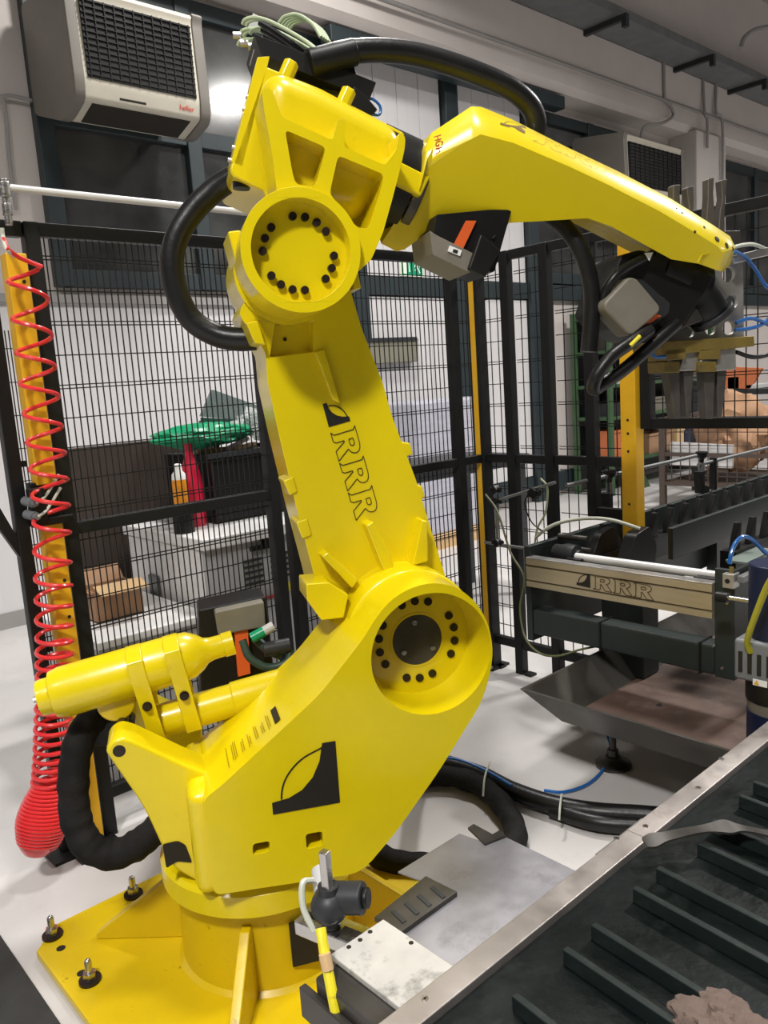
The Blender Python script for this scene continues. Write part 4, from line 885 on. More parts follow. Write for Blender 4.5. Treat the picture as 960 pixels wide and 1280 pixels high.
def stock(name, label, cat, x0, x1, z, h, m, group, y0=5.55, y1=5.9):
    t = thing(name, label, cat, ((x0+x1)/2, (y0+y1)/2, z), 0, group)
    P = [(x0, y0), (x1, y0), (x1, y1), (x0, y1)]; e = .015
    bm = B(); prism(bm, P, z+.001, z+h, FXY, holes=[[(x0+e, y0+e), (x1-e, y0+e), (x1-e, y1-e), (x0+e, y1-e)]]); bx(bm, x0+.002, x1-.002, y0+.002, y1-.002, z+.002, z+.012)
    link('bin_body', bm, m, t, world=True)
    bm = B(); bx(bm, x0-.01, x1+.01, y0-.012, y0, z+h-.03, z+h); link('lip', bm, m, t, world=True)
    return t
stock('storage_crate', 'left orange crate on the bottom shelf of the green rack', 'crate', 8.85, 9.14, .42, .38, OCARD, 'orange crates on the rack')
stock('storage_crate', 'right orange crate on the bottom shelf next to the rack upright', 'crate', 9.18, 9.42, .42, .38, OCARD, 'orange crates on the rack')
for i, m in enumerate((WOODL, BLUEM, WOODL)):
    stock('file_box', ('left pale box at the right end of the bottom shelf', 'blue banded box between two pale boxes on the bottom shelf', 'right pale box at the right end of the bottom shelf')[i], 'box', 10.5+.22*i, 10.69+.22*i, .42, .26, m, 'boxes at the right of the bottom shelf')
stock('storage_bin', 'brown box in the middle of the bottom shelf of the rack', 'box', 9.75, 10.35, .42, .26, CARD, None)
LB = ['first', 'second', 'third', 'fourth', 'fifth', 'sixth']
for zi, z in enumerate(SHZ[1:4]):
    for i in range(5):
        x = 8.9+.48*i+.05*random.random(); h = .12+.12*random.random()
        if i == 1: x += .12
        stock('storage_bin', '%s small bin from the left on the %s shelf of the green rack' % (LB[i], ('second', 'third', 'fourth')[zi]), 'bin', x, x+.3, z, h, (SENS, GREYP, DARKST, CONDUIT, GREYM)[(i*2+zi) % 5], 'small bins on the rack shelves')
t = thing('cable_reel', 'black drum standing on top of the green rack', 'reel', (9.45, 5.7, 2.22))
bm = B(); cyl(bm, (9.3, 5.62, 2.44), (9.3, 5.82, 2.44), .2, n=20); link('drum', bm, BLK, t, world=True, bevel=.01)
bm = B(); bx(bm, 9.15, 9.45, 5.62, 5.82, 2.22, 2.27); link('stand', bm, BLK, t, world=True)
# wire basket container with packing material
t = thing('wire_container', 'brown wire mesh container of packing material beyond the cage', 'container', (8.3, 3.8, 0))
BF = mat('brown_frame', (.07, .05, .04), .6)
y0_, y1_, x0_, x1_ = 1.9, 4.45, 8.1, 9.3
for x in (x0_, x1_):
    for y in (y0_, (y0_+y1_)/2, y1_):
        bm = B(); bx(bm, x-.03, x+.03, y-.03, y+.03, 0, 1.02); link('corner_post', bm, BF, t, world=True)
for z in (.30, .62, 1.0):
    bm = B(); bx(bm, x0_-.02, x0_+.02, y0_, y1_, z-.02, z+.02); bx(bm, x1_-.02, x1_+.02, y0_, y1_, z-.02, z+.02); bx(bm, x0_, x1_, y1_-.02, y1_+.02, z-.02, z+.02); bx(bm, x0_, x1_, y0_-.02, y0_+.02, z-.02, z+.02); link('rail', bm, BF, t, world=True)
bm = B()
for i in range(26): bx(bm, x0_-.004, x0_+.004, y0_+(y1_-y0_)*i/25-.004, y0_+(y1_-y0_)*i/25+.004, .3, 1.0)
for z in (.4, .5, .72, .86): bx(bm, x0_-.004, x0_+.004, y0_, y1_, z-.004, z+.004)
link('wire_mesh', bm, BF, t, smooth=False, world=True, kind='stuff')
bm = B(); bx(bm, x0_, x1_, y0_, y1_, .28, .30); link('floor_panel', bm, BF, t, world=True)
bm = B(); prism(bm, [(4.378,0.75),(3.694,0.723),(3.702,0.483),(4.381,0.495)], 8.13, 8.17, FYZ); tag(link('white_panel', bm, CASE, bevel=.004), 'white rectangular board standing in the brown wire container', 'board')
bm = B(); crumple(bm, (8.62, 3.88, .80), (.32, .36, .40), 1.3, .35, 4, 1.6); tag(link('paper_sack', bm, CARD), 'crumpled brown paper sack at the left of the wire container', 'sack')
bm = B(); crumple(bm, (8.6, 2.95, .80), (.33, .36, .40), 5.3, .4, 4, 1.6); tag(link('paper_sack', bm, CARD), 'crumpled brown paper sack at the right of the wire container', 'sack')
BTZ = [(4.324,1.229)][0][1]
bm = B(); prism(bm, [(4.469,1.511),(3.999,1.465),(4.135,1.231),(4.498,1.255)], 9.55, 9.6, FYZ); t = link('orange_sheet', bm, OCARD, bevel=.004); t['label'] = 'slanted orange card leaning on a dark frame behind the gripper'; t['category'] = 'card'
t = thing('work_bench', 'dark low bench with clutter beyond the wire container', 'bench', (9.9, 4.2, 0))
bm = B(); bx(bm, 9.5, 10.2, 2.2, 4.9, BTZ-.06, BTZ); link('bench_top', bm, SENS, t, world=True)
for y in (2.3, 4.8):
    for x in (9.55, 10.1):
        bm = B(); bx(bm, x-.04, x+.04, y-.04, y+.04, 0, BTZ-.06); link('leg', bm, SENS, t, world=True)
for i in range(4):
    bm = B(); bx(bm, 9.55, 9.9, 4.7-.22*i, 4.85-.22*i, BTZ+.001, BTZ+.06+.05*(i % 3)); tag(link('parts_tin', bm, (SENS, GREYP, DARKST, GREYP)[i], bevel=.01), '%s small tin from the left on the dark bench' % LB[i], 'tin', 'tins on the dark bench')

# ---------------------------------------------------------------- gripper tool on the wrist flange
G0 = Vector([(1.533,0.03,1.742)][0])
c_, s_ = math.cos(RZ), math.sin(RZ)
grip = thing('gripper_tool', 'double gripper of bare aluminium plate and worn yellow blocks hanging from the wrist', 'gripper', (RO[0]+c_*G0.x-s_*G0.y, RO[1]+s_*G0.x+c_*G0.y, G0.z), RZ)
def gl(name, bm, m, bevel=0., parent=None, **kw):
    if parent is None: bmesh.ops.translate(bm, verts=bm.verts, vec=-G0)
    else: bmesh.ops.translate(bm, verts=bm.verts, vec=-G0)
    return link(name, bm, m, parent or grip, bevel=bevel, **kw)
GH = [(1.64,1.864),(1.653,1.779),(1.641,1.697),(1.572,1.698),(1.497,1.691)]
bm = B(); prism(bm, [(1.461,1.896),(1.695,1.905),(1.699,1.659),(1.406,1.664),(1.396,1.733)], -.095, -.08, holes=[circ(h, r_, 24) for h, r_ in zip(GH, (.024, .022, .022, .020, .016))]); gl('mounting_plate', bm, ALUT, .002)
bm = B(); prism(bm, [(1.638,1.919),(1.9,1.964),(1.9,1.938),(1.644,1.894)], -.14, -.06); gl('cross_beam', bm, ALU, .003)
bm = B(); prism(bm, [(1.334,1.665),(1.671,1.665),(1.674,1.633),(1.345,1.621)], -.16, .0); gl('base_bar', bm, TOOLY, .003)
for P, m in (([(1.348,1.642),(1.424,1.641),(1.424,1.607),(1.347,1.606)], TOOLY), ([(1.345,1.604),(1.401,1.601),(1.401,1.567),(1.347,1.57)], TOOLY), ([(1.473,1.636),(1.548,1.634),(1.548,1.6),(1.472,1.602)], TOOLY), ([(1.469,1.597),(1.533,1.593),(1.533,1.561),(1.469,1.565)], TOOLY),
             ([(1.428,1.629),(1.48,1.628),(1.483,1.569),(1.408,1.572)], ALUT), ([(1.553,1.629),(1.615,1.631),(1.618,1.564),(1.541,1.563)], ALUT)):
    bm = B(); prism(bm, P, -.09, .0 if m is TOOLY else -.015); gl('jaw_block', bm, m, .003, label=None)
for P in ([(1.381,1.571),(1.421,1.569),(1.425,1.422),(1.402,1.424)], [(1.435,1.57),(1.473,1.568),(1.46,1.424),(1.446,1.426)], [(1.508,1.563),(1.552,1.561),(1.546,1.413),(1.519,1.415)], [(1.558,1.565),(1.596,1.563),(1.578,1.415),(1.561,1.417)]):
    bm = B(); prism(bm, P, -.07, -.03); gl('finger', bm, FING, .004)
for P in ([(1.404,2.125),(1.431,2.127),(1.428,2.102),(1.433,1.963),(1.413,1.964),(1.403,2.079)], [(1.451,2.118),(1.476,2.123),(1.475,1.962),(1.449,1.963),(1.459,2.065),(1.453,2.093)], [(1.526,2.143),(1.549,2.148),(1.546,2.101),(1.558,1.961),(1.52,1.961),(1.521,2.032),(1.526,2.088)], [(1.572,2.139),(1.595,2.143),(1.589,2.087),(1.584,1.96),(1.561,1.961),(1.569,2.05),(1.578,2.087)]):
    bm = B(); prism(bm, P, -.06, -.03); gl('upper_prong', bm, FING, .004)
bm = B(); prism(bm, [(1.392,1.989),(1.644,1.99),(1.641,1.947),(1.425,1.918)], -.12, -.03); gl('upper_base', bm, DARKST, .003)
for P in ([(1.585,0,1.933),(1.656,0.03,1.946),(1.717,0.05,1.948),(1.795,0.08,1.932)],):
    bm = B(); tube(bm, P, .006, 8); gl('air_hose', bm, CLEARH)
for P in ([(1.597,0,1.923),(1.662,0.03,1.908),(1.718,0.05,1.87),(1.76,0.06,1.826),(1.791,0.06,1.809)], [(1.652,0.06,1.71),(1.713,0.06,1.722),(1.807,0.08,1.694)], [(1.646,0.06,1.688),(1.713,0.06,1.692),(1.785,0.08,1.711),(1.84,0.1,1.767)], [(1.295,0,1.64),(1.317,0,1.62),(1.35,0,1.618)]):
    bm = B(); tube(bm, P, .006, 8); gl('air_hose', bm, BLUEH)
bm = B(); tube(bm, [(1.652,0.06,1.619),(1.713,0.06,1.6),(1.778,0.07,1.602),(1.84,0.08,1.62)], .007, 8); gl('air_hose', bm, RUB)

# ---------------------------------------------------------------- belt conveyor in the foreground
BZ = .738
t = thing('belt_conveyor', 'dark green cleated belt conveyor with metal edge strip in the foreground', 'conveyor', (1.2, .2, 0))
bm = B(); bx(bm, .25, 2.2, -.45, .706, .70, BZ); link('belt', bm, BELT, t, bevel=.003, world=True)
bm = B(); bx(bm, .25, 2.2, -.46, .745, .56, .70); link('bed', bm, DGREEN, t, bevel=.004, world=True)
for x0, x1 in ((.25, [(1.219,0.714)][0][0]-.001), ([(1.219,0.714)][0][0]+.001, 2.2)):
    bm = B(); bx(bm, x0, x1, .7065, .749, .705, .75); link('edge_strip', bm, WORN, t, bevel=.002, world=True)
for p in [(1.181,0.748),(1.25,0.73),(0.668,0.733),(1.443,0.724),(1.588,0.744)]:
    bm = B(); cyl(bm, (p[0], p[1], .75), (p[0], p[1], .7515), .0055, n=12); s_ = link('screw', bm, STEEL, t, world=True)
    bm = B(); cyl(bm, (p[0], p[1], .7515), (p[0], p[1], .7518), .0025, n=6); link('socket', bm, HOLE, t, world=True)
for x, y in ((.35, -.4), (.35, .68), (2.1, -.4), (2.1, .68)):
    bm = B(); bx(bm, x-.03, x+.03, y-.03, y+.03, 0, .56); link('leg', bm, DGREEN, t, bevel=.004, world=True)
ca, cb = (Vector((*p, 0)) for p in [(1.063,0.643),(1.041,0.421)])
cd = (cb-ca).normalized(); cn = Vector((-cd.y, cd.x, 0))
if cn.x < 0: cn = -cn
E0 = [(0.655,0.635),(0.748,0.639),(0.869,0.641),(0.941,0.641),(1.061,0.641),(1.134,0.641),(1.246,0.625),(1.33,0.64),(1.447,0.641),(1.515,0.643),(1.643,0.628)]
f = lambda u, v, w_: (u, v, w_)
bm = B(); M_ = Matrix((cd, cn, Vector((0, 0, 1)))).transposed()
for q in box(bm, (.35, 0, .013), (.70, .012, .026)): q.co = M_ @ q.co
first = link('cleat', bm, CLEAT, t, bevel=.002)
for i, p in enumerate(E0):
    o = first if i == 0 else copy_of(first)
    o.location = Vector((p[0], p[1], BZ))-Vector(t.location)
bm = B(); a, b = [(1.122,0.759),(1.28,0.759)]; bx(bm, a[0], b[0], .7495, .756, .715, .744); tag(link('edge_clip', bm, ALU, bevel=.001), 'thin bright angle strip along the outer edge of the conveyor', 'strip')
# bent dark strip lying across the belt
bm = B(); P = [(1.17,0.685,0.772),(1.201,0.666,0.776),(1.242,0.635,0.782),(1.285,0.598,0.785),(1.306,0.571,0.783),(1.318,0.515,0.785)]
P = cr(P, 5); V = []
for i, p in enumerate(P):
    wd = .011+.002*math.sin(i*.9); tl = .25*math.sin(i*.5)
    V.append([bm.verts.new(Vector(p)+Vector((wd*k*.55, wd*k*.85, tl*wd*k+zz))) for k, zz in ((-1, 0), (1, .004), (1, .0), (-1, -.004))])
for a, b in zip(V, V[1:]):
    for k in range(4): bm.faces.new((a[k], a[(k+1) % 4], b[(k+1) % 4], b[k]))
bm.faces.new(V[0][::-1]); bm.faces.new(V[-1])
tag(link('metal_offcut', bm, DARKST, smooth=True), 'dark twisted metal offcut lying across the cleated belt', 'offcut')
bm = B(); c = [(0.86,0.39,0.775)][0]; crumple(bm, c, (.05, .062, .030), 2.2, .45, 5, 1.8)
tag(link('cleaning_rag', bm, RAG), 'crumpled dirty brown rag at the bottom right of the belt', 'rag')

# ---------------------------------------------------------------- plates between robot and conveyor
t = thing('sheet_stand', 'smoke grey sheet plate on a stand between robot and belt', 'plate', (1.15, 1.0, 0))
SP = [(1.368,1.203),(1.36,0.983)]
bm = B(); prism(bm, [(.86, .78), (1.36, .78), (1.362, 1.20), (1.31, 1.205), (1.30, 1.262), (1.092, 1.262), (1.112, 1.17), (1.10, 1.14), (.86, 1.10)], .495, .5, FXY); link('sheet', bm, SHEET, t, bevel=.0015, world=True)
bm = B(); prism(bm, [(1.325,1.256),(1.347,1.257),(1.343,1.192),(1.372,1.191),(1.358,1.165),(1.3,1.18)], .5003, .506, FXY); link('hinge_tab', bm, DARKST, t, world=True)
for x, y in ((1.18, .85), (1.32, .85), (1.32, 1.15)):
    bm = B(); bx(bm, x-.015, x+.015, y-.015, y+.015, 0, .495); link('leg', bm, DARKST, t, world=True)
bm = B(); prism(bm, [(1.112,1.191),(1.118,1.101),(0.949,1.098),(0.941,1.172)], .5005, .512, FXY); lk = link('slotted_bracket', bm, DARKST, t, bevel=.002, world=True)
for i in range(4):
    bm = B(); p = [(0.975,1.135),(1.011,1.133),(1.047,1.132),(1.086,1.129)][i]
    prism(bm, [(p[0]-.008, p[1]-.022), (p[0]+.002, p[1]-.022), (p[0]+.010, p[1]+.022), (p[0], p[1]+.022)], .5121, .514, FXY); link('slot', bm, SENS, t, world=True)
t = thing('bearing_block', 'scuffed bright square plate on a dark block beside the conveyor', 'plate', (.81, .97, 0))
bm = B(); prism(bm, [(.745, .872), (.873, .872), (.873, 1.06), (.745, 1.06)], .588, .6, FXY); pt = link('top_plate', bm, PLATEW, t, bevel=.002, world=True)
bm = B()
for p in [(0.832,1.051),(0.805,1.048),(0.779,1.049),(0.863,0.974)]: cyl(bm, (p[0], p[1], .6), (p[0], p[1], .6012), .0045, n=10)
link('screw_hole', bm, HOLE, t, world=True)
bm = B(); bx(bm, .70, .87, .875, 1.05, .47, .587); link('block', bm, DARKST, t, bevel=.006, world=True)
bm = B(); bx(bm, .66, .87, .89, 1.07, .0, .47); link('pedestal', bm, BOLT, t, bevel=.006, world=True)
bm = B(); bx(bm, .685, .70, .872, 1.08, .50, .56); link('ledge', bm, DARKST, t, bevel=.003, world=True)

# ---------------------------------------------------------------- clamped sensor with yellow cable
YB = 1.12
q = [(0.795,1.12,0.64)][0]; zc = q[2]; xc = q[0]
t = thing('clamp_bracket', 'black clamp with upright steel bar on a slotted aluminium bracket', 'clamp', (xc, YB, 0))
bm = B(); bmesh.ops.create_uvsphere(bm, u_segments=20, v_segments=14, radius=.036, matrix=Matrix.Translation((xc, YB, zc)) @ Matrix.Diagonal((1, 1, .95, 1)))
cyl(bm, (xc, YB, zc), (xc, YB, zc+.042), .02, n=16); cyl(bm, (xc, YB, zc-.04), (xc, YB, zc), .018, n=16); ck = link('clamp_body', bm, SENS, t, world=True)
p2 = Vector((xc+.035, YB-.03, zc+.012)); dr = Vector((.55, -.83, .1)).normalized()
bm = B(); cyl(bm, p2-dr*.045, p2+dr*.02, .030, n=24); link('clamp_head', bm, SENS, t, bevel=.004, world=True)
bm = B(); cyl(bm, p2+dr*.02, p2+dr*.03, .019, n=20); link('end_cap', bm, BLK, t, bevel=.003, world=True)
bm = B(); cyl(bm, (xc+.03, YB+.06, zc+.03), (xc+.005, YB+.02, zc+.015), .02, n=14); link('cable_gland', bm, GREYP, t, world=True)
bm = B(); box(bm, (xc-.004, YB-.004, zc+.055), (.017, .017, .12), Matrix.Rotation(.3, 3, 'Z')); link('steel_bar', bm, STEEL, t, bevel=.002, world=True)
zb_ = zc-.045
bm = B(); R_ = Matrix.Rotation(math.radians(14), 3, 'Z')
box(bm, (xc+.005, YB+.0, zb_-.012), (.055, .15, .03), R_); br = link('aluminium_bracket', bm, STEEL, t, bevel=.003, world=True)
for dy in (-.045, .05):
    bm = B(); v = R_ @ Vector((0, dy, 0)); box(bm, (xc+.005+v.x, YB+v.y, zb_+.0035), (.014, .045, .001), R_); link('bracket_slot', bm, HOLE, t, world=True)
bm = B(); bx(bm, xc-.01, xc+.03, YB-.03, YB+.03, .0, zb_-.028); link('pillar', bm, DARKST, t, bevel=.004, world=True)
bm = B(); tube(bm, [(xc-.012, YB+.03, zc+.045), (xc-.035, YB+.03, zc+.05), (xc-.045, YB+.02, zc+.01), (xc-.04, YB, zc-.03)], .006, 8); link('white_lead', bm, CLEARH, t, world=True)
bm = B(); tube(bm, [(0.729,1.06,0.66),(0.721,1.045,0.641),(0.709,1.02,0.608),(0.7,1,0.579),(0.693,0.98,0.527),(0.682,0.96,0.471)], .0095, 10)
t2 = link('sensor_cable', bm, YCAB); tag(t2, 'yellow sheathed cable hanging from the black clamp', 'cable')
bm = B(); tube(bm, [(0.712,1.03,0.636),(0.709,1.02,0.612)], .0105, 10, sub=0); o = link('frayed_sheath', bm, WOODL, t2)

# ---------------------------------------------------------------- machine frame (parts feeder) at right
MX = 2.74
t = thing('feeder_frame', 'dark green machine frame with gold lettered rail beyond the belt', 'machine', (MX, 1.7, 0))
YL, YR = 2.158, 1.246
bm = B(); bx(bm, MX, 6.2, YL-.02, YL+.01, .42, .85); link('side_plate', bm, DGREEN, t, bevel=.003, world=True)
bm = B(); bx(bm, MX, 3.25, YR-.01, YR+.005, .45, .86); bx(bm, MX, MX+.02, YR, 1.31, .45, .86); link('end_plate', bm, DGREEN, t, bevel=.003, world=True)
for y, z in ((1.262, .80), (1.262, .74), (1.28, .49)):
    bm = B(); cyl(bm, (MX-.006, y, z), (MX, y, z), .006, n=10); link('screw', bm, STEEL, t, world=True)
# champagne rail with two grooves and its lettering
bm = B(); prism(bm, [(MX-.02, .676), (MX-.02, .698), (MX-.012, .700), (MX-.012, .705), (MX-.02, .707), (MX-.02, .765), (MX-.012, .767), (MX-.012, .772), (MX-.02, .774), (MX-.02, .800), (MX+.03, .800), (MX+.03, .676)], 1.31, 2.145, lambda u, v, w_: (u, w_, v)); rl = link('front_rail', bm, GOLD, t, world=True, ang=20)
for z in (.7025, .7695):
    bm = B(); bx(bm, MX-.0135, MX-.011, 1.311, 2.144, z-.0025, z+.0025); link('groove', bm, GOLDD, t, world=True)
bm = B(); bx(bm, MX-.018, MX+.03, 1.31, 2.145, .8005, .806); link('top_lip', bm, ALU, t, bevel=.001, world=True)
tl = Vector(t.location)
a, b, c = [Vector((MX-.0205, *p))-tl for p in [(1.804,0.714),(1.532,0.707),(1.803,0.771)]]
lettering('lettering', t, a, b, c, (-.0006, 0, 0), GOLDD, .0042)
a, b, c = [Vector((MX-.0205, *p))-tl for p in [(1.885,0.719),(1.819,0.715),(1.818,0.773)]]
logo('printed_mark', t, a, b, a+(c-b), (-.0006, 0, 0), INK, .004)
# lower beam with two tie marks
bm = B(); bx(bm, MX+.001, MX+.09, 1.311, YL-.021, .452, .567); link('lower_beam', bm, DGREEN, t, bevel=.01, world=True)
for y in [(1.793,0.494),(1.366,0.48)]:
    bm = B(); bx(bm, MX-.004, MX+.092, y[0]-.004, y[0]+.004, .448, .571); link('tie_band', bm, BLK, t, world=True)
bm = B(); bx(bm, 2.95, 3.08, 1.72, 1.92, .276, .70); link('column', bm, DGREEN, t, bevel=.004, world=True)
bm = B(); bx(bm, 2.98, 3.06, 1.3, 2.14, .60, .72); link('cross_member', bm, DGREEN, t, bevel=.004, world=True)
for x in (4.4, 6.0):
    for y in (1.35, 2.1):
        bm = B(); bx(bm, x-.04, x+.04, y-.03, y+.03, 0, .7); link('leg', bm, DGREEN, t, world=True)
# feed rails with saw-tooth fingers
for y in (1.825, 1.40):
    bm = B(); bx(bm, 3.38 if y > 1.6 else 3.5, 6.2, y-.012, y+.012, .70, .85); link('feed_rail', bm, DGREEN, t, bevel=.003, world=True)
bm = B(); prism(bm, [(-.03, 0), (.035, 0), (.05, .115), (.02, .12), (-.01, .06)], -.012, .012, FXZ); ft = link('feed_tooth', bm, BLK, t, bevel=.003)
k = 0
for y, x0, n in ((2.05, 3.15, 19), (1.995, 3.36, 18), (1.56, 3.45, 12)):
    for i in range(n):
        o = ft if k == 0 else copy_of(ft); k += 1
        o.location = Vector((x0+.155*i, y, .765))-tl
bm = B(); bx(bm, 3.05, 6.2, 1.975, 2.07, .66, .765); bx(bm, 3.4, 6.2, 1.53, 1.60, .66, .765); link('tooth_carrier', bm, BLK, t, world=True)
bm = B(); prism(bm, rnd([(3.0, .60), (3.18, .62), (3.22, .80), (3.16, .90), (3.05, .88), (2.96, .74)], .02), 1.80, 1.86, FXZ); prism(bm, rnd([(3.02, .62), (3.2, .64), (3.24, .80), (3.18, .88), (3.07, .86), (2.98, .74)], .02), 1.99, 2.03, FXZ); link('chain_head', bm, BLK, t, bevel=.004, world=True)
bm = B(); bx(bm, 3.3, 3.6, 1.44, 1.53, .74, .752); bx(bm, 3.2, 3.5, 2.05, 2.13, .77, .782); link('glide_plate', bm, mat('pale_green_plate', (.16, .2, .18), .4), t, bevel=.002, world=True)
bm = B(); cyl(bm, (2.86, 1.33, .80), (2.86, 1.98, .80), .017, n=18); link('drive_shaft', bm, PIPEW, t, world=True)
bm = B(); lathe(bm, (2.88, 1.97, .80), (2.88, 2.10, .80), [(0, .025), (.02, .025), (.021, .045), (.07, .048), (.1, .04), (.13, .04)], 20); link('bearing_hub', bm, SENS, t, world=True)
for x, z in ((2.95, .86), (2.98, .80)):
    bm = B(); cyl(bm, (x, 1.98, z), (x, 2.13, z), .014, n=12); link('spacer_rod', bm, DARKST, t, world=True)
bm = B(); bx(bm, 2.80, 2.84, 1.34, 1.42, .77, .80); bx(bm, 2.81, 2.84, 1.93, 2.0, .77, .8); link('shaft_support', bm, BLK, t, world=True)
# valve block with blue hose at the end plate
bm = B(); bx(bm, MX-.028, MX+.02, 1.228, 1.268, .80, .852); vb2 = link('valve_block', bm, ALUT, t, bevel=.002, world=True)
bm = B(); cyl(bm, (MX-.029, 1.25, .826), (MX-.027, 1.25, .826), .009, n=14); link('port', bm, HOLE, t, world=True)
bm = B(); cyl(bm, (MX, 1.248, .852), (MX, 1.248, .872), .008, n=10); link('brass_fitting', bm, TOOLY, t, world=True)
bm = B(); tube(bm, [(2.74,1.255,0.882),(2.75,1.254,0.918),(2.78,1.25,0.954),(2.82,1.24,0.968),(2.87,1.227,0.945),(2.92,1.208,0.896),(2.96,1.195,0.875)], .0075, 10); link('air_hose', bm, BLUEH, t, world=True)
bm = B(); bx(bm, MX-.01, MX+.6, 1.2, 1.225, .82, .845); link('cylinder_rail', bm, GALV, t, bevel=.003, world=True)
bm = B(); cyl(bm, (2.60, 1.21, .80), (2.60, 1.02, .80), .009, n=12); link('cylinder_rod', bm, STEEL, t, world=True)
bm = B(); cyl(bm, (2.60, 1.235, .80), (2.60, 1.195, .80), .018, n=14); link('rod_end', bm, BLK, t, world=True)
# white pneumatic line looping over the frame and loose cables at its left
bm = B(); tube(bm, [(2.9,2.227,0.852),(2.92,2.169,0.899),(2.95,2.102,0.929),(3,2.009,0.943),(3.05,1.92,0.934),(3.1,1.814,0.896)], .008, 10); link('white_hose', bm, CLEARH, t, world=True)
bm = B(); tube(bm, [(2.85,2.469,1.045),(2.8,2.359,0.977),(2.75,2.253,0.811),(2.72,2.158,0.712),(2.7,2.171,0.576),(2.68,2.135,0.46),(2.66,2.053,0.41),(2.66,1.957,0.412),(2.72,1.878,0.44),(2.8,1.853,0.437)], .005, 8); link('loose_cable', bm, mat('olive_cable', (.09, .10, .04), .5), t, world=True)

# guide rods with star knobs on the far side of the frame
def guide(label, x0, x1, y, z, kx):
    t = thing('guide_rod_stand', label, 'guide rod', (kx, y, .85), 0, 'adjustable guide rods on the machine frame')

    bm = B(); cyl(bm, x0, x1, .0105, n=12); link('rod', bm, GALV, t, world=True)
    k = Vector((kx, y, z))
    bm = B(); cyl(bm, k-Vector((0, 0, .02)), k+Vector((0, 0, .035)), .017, n=14); link('clamp_barrel', bm, GALV, t, world=True)
    bm = B(); lathe(bm, k+Vector((0, 0, .035)), k+Vector((0, 0, .10)), [(0, .012), (.02, .014), (.03, .026), (.05, .034), (.062, .034), (.065, .028)], 12); link('star_knob', bm, BLK, t, world=True)
    bm = B(); prism(bm, [(k.x-.035, .852), (k.x+.05, .852), (k.x+.05, .88), (k.x-.01, .90), (k.x-.01, z-.01), (k.x-.05, z-.01), (k.x-.05, .95)], y-.025, y+.025, FXZ); link('bracket', bm, BLK, t, bevel=.003, world=True)
    bm = B(); bx(bm, k.x+.13, k.x+.15, y-.02, y+.02, .852, z+.05); link('stop', bm, BLK, t, bevel=.003, world=True)
    return t
gp = [(3.073,2.17,1.072),(4.315,2.17,0.838),(3.432,2.17,1.003),(4.345,2.17,1.017),(5.605,2.17,0.819),(4.383,2.17,0.99)]
guide('left guide rod with black star knob standing before the fence', gp[0], (gp[1][0], 2.17, gp[0][2]), 2.17, gp[2][2], gp[2][0])
guide('right guide rod with black star knob in front of the wire container', gp[3], (gp[4][0], 2.17, gp[3][2]), 2.17, gp[5][2], gp[5][0])
# sensor holder of crossed rods at the left end of the frame
t = thing('sensor_holder', 'crossed thin rods with black clamps at the left corner of the machine frame', 'sensor rods', (2.85, 2.2, .8))
SX = 2.9
q = [(2.9,2.532,0.798),(2.9,2.234,0.795),(2.9,2.451,0.806),(2.9,2.45,1.008),(2.9,2.106,1.113),(2.9,2.222,1.06),(2.9,2.451,1.062),(2.9,2.449,0.759)]
for a, b in ((0, 1), (2, 3), (3, 4)):
    bm = B(); cyl(bm, q[a], q[b], .007, n=10); link('rod', bm, GALV, t, world=True)
for i, r_ in ((2, .02), (3, .018), (5, .024), (6, .02)):
    bm = B(); p = Vector(q[i]); box(bm, p, (r_*1.8, r_*1.8, r_*1.6), Matrix.Rotation(.4*i, 3, 'X')); cyl(bm, p-Vector((0, .03, 0)), p+Vector((0, .03, 0)), r_*.7, n=10); link('clamp', bm, BLK, t, bevel=.003, world=True)
bm = B(); P = [(2.9,2.254,1.058),(2.9,2.279,1.004),(2.9,2.246,0.925),(2.9,2.185,0.886)]; tube(bm, P, .0035, 6); link('thin_cable', bm, BLK, t, world=True)
bm = B(); P = [(2.9,2.184,1.127),(2.9,2.15,1.086),(2.9,2.164,0.976),(2.9,2.212,0.898),(2.9,2.234,0.806)]; tube(bm, P, .005, 6); link('thin_cable', bm, GWIRE, t, world=True)

# drip tray on a levelling foot below the frame
TX, TY = 2.307, 1.872
t = thing('drip_tray', 'wide sloping sided steel tray with rusty floor under the machine frame', 'tray', (3.2, 1.2, .25))
o_ = [(TX, .75), (4.2, .75), (4.2, TY), (TX, TY)]; i_ = [(TX+.11, .86), (4.09, .86), (4.09, TY-.11), (TX+.11, TY-.11)]
bm = B()
def ring(P, z): return [bm.verts.new((p[0], p[1], z)) for p in P]
inn = lambda P, d: [(P[0][0]+d, P[0][1]+d), (P[1][0]-d, P[1][1]+d), (P[2][0]-d, P[2][1]-d), (P[3][0]+d, P[3][1]-d)]
r0, r1, r2, r3 = ring(i_, .26), ring(o_, .40), ring(inn(o_, .012), .40), ring(inn(i_, .008), .268)
for a, b in ((r0, r1), (r1, r2), (r2, r3)):
    for k in range(4): bm.faces.new((a[k], a[(k+1) % 4], b[(k+1) % 4], b[k]))
bm.faces.new(r0[::-1]); bm.faces.new(r3); link('tray_walls', bm, TRAYS, t, world=True)
bm = B(); prism(bm, inn(i_, .009), .2685, .272, FXY); link('tray_floor', bm, TRAY, t, world=True)
for x, y in ((2.67, 1.70), (2.67, .95), (3.95, 1.70), (3.95, .95)):
    bm = B(); cyl(bm, (x, y, .012), (x, y, .262), .014, n=12); cyl(bm, (x, y, .03), (x, y, .07), .022, n=10); link('threaded_leg', bm, DARKST, t, world=True)
    bm = B(); lathe(bm, (x, y, .0), (x, y, .04), [(0, .072), (.012, .072), (.03, .036), (.04, .03)], 24); link('levelling_foot', bm, DARKST, t, world=True)
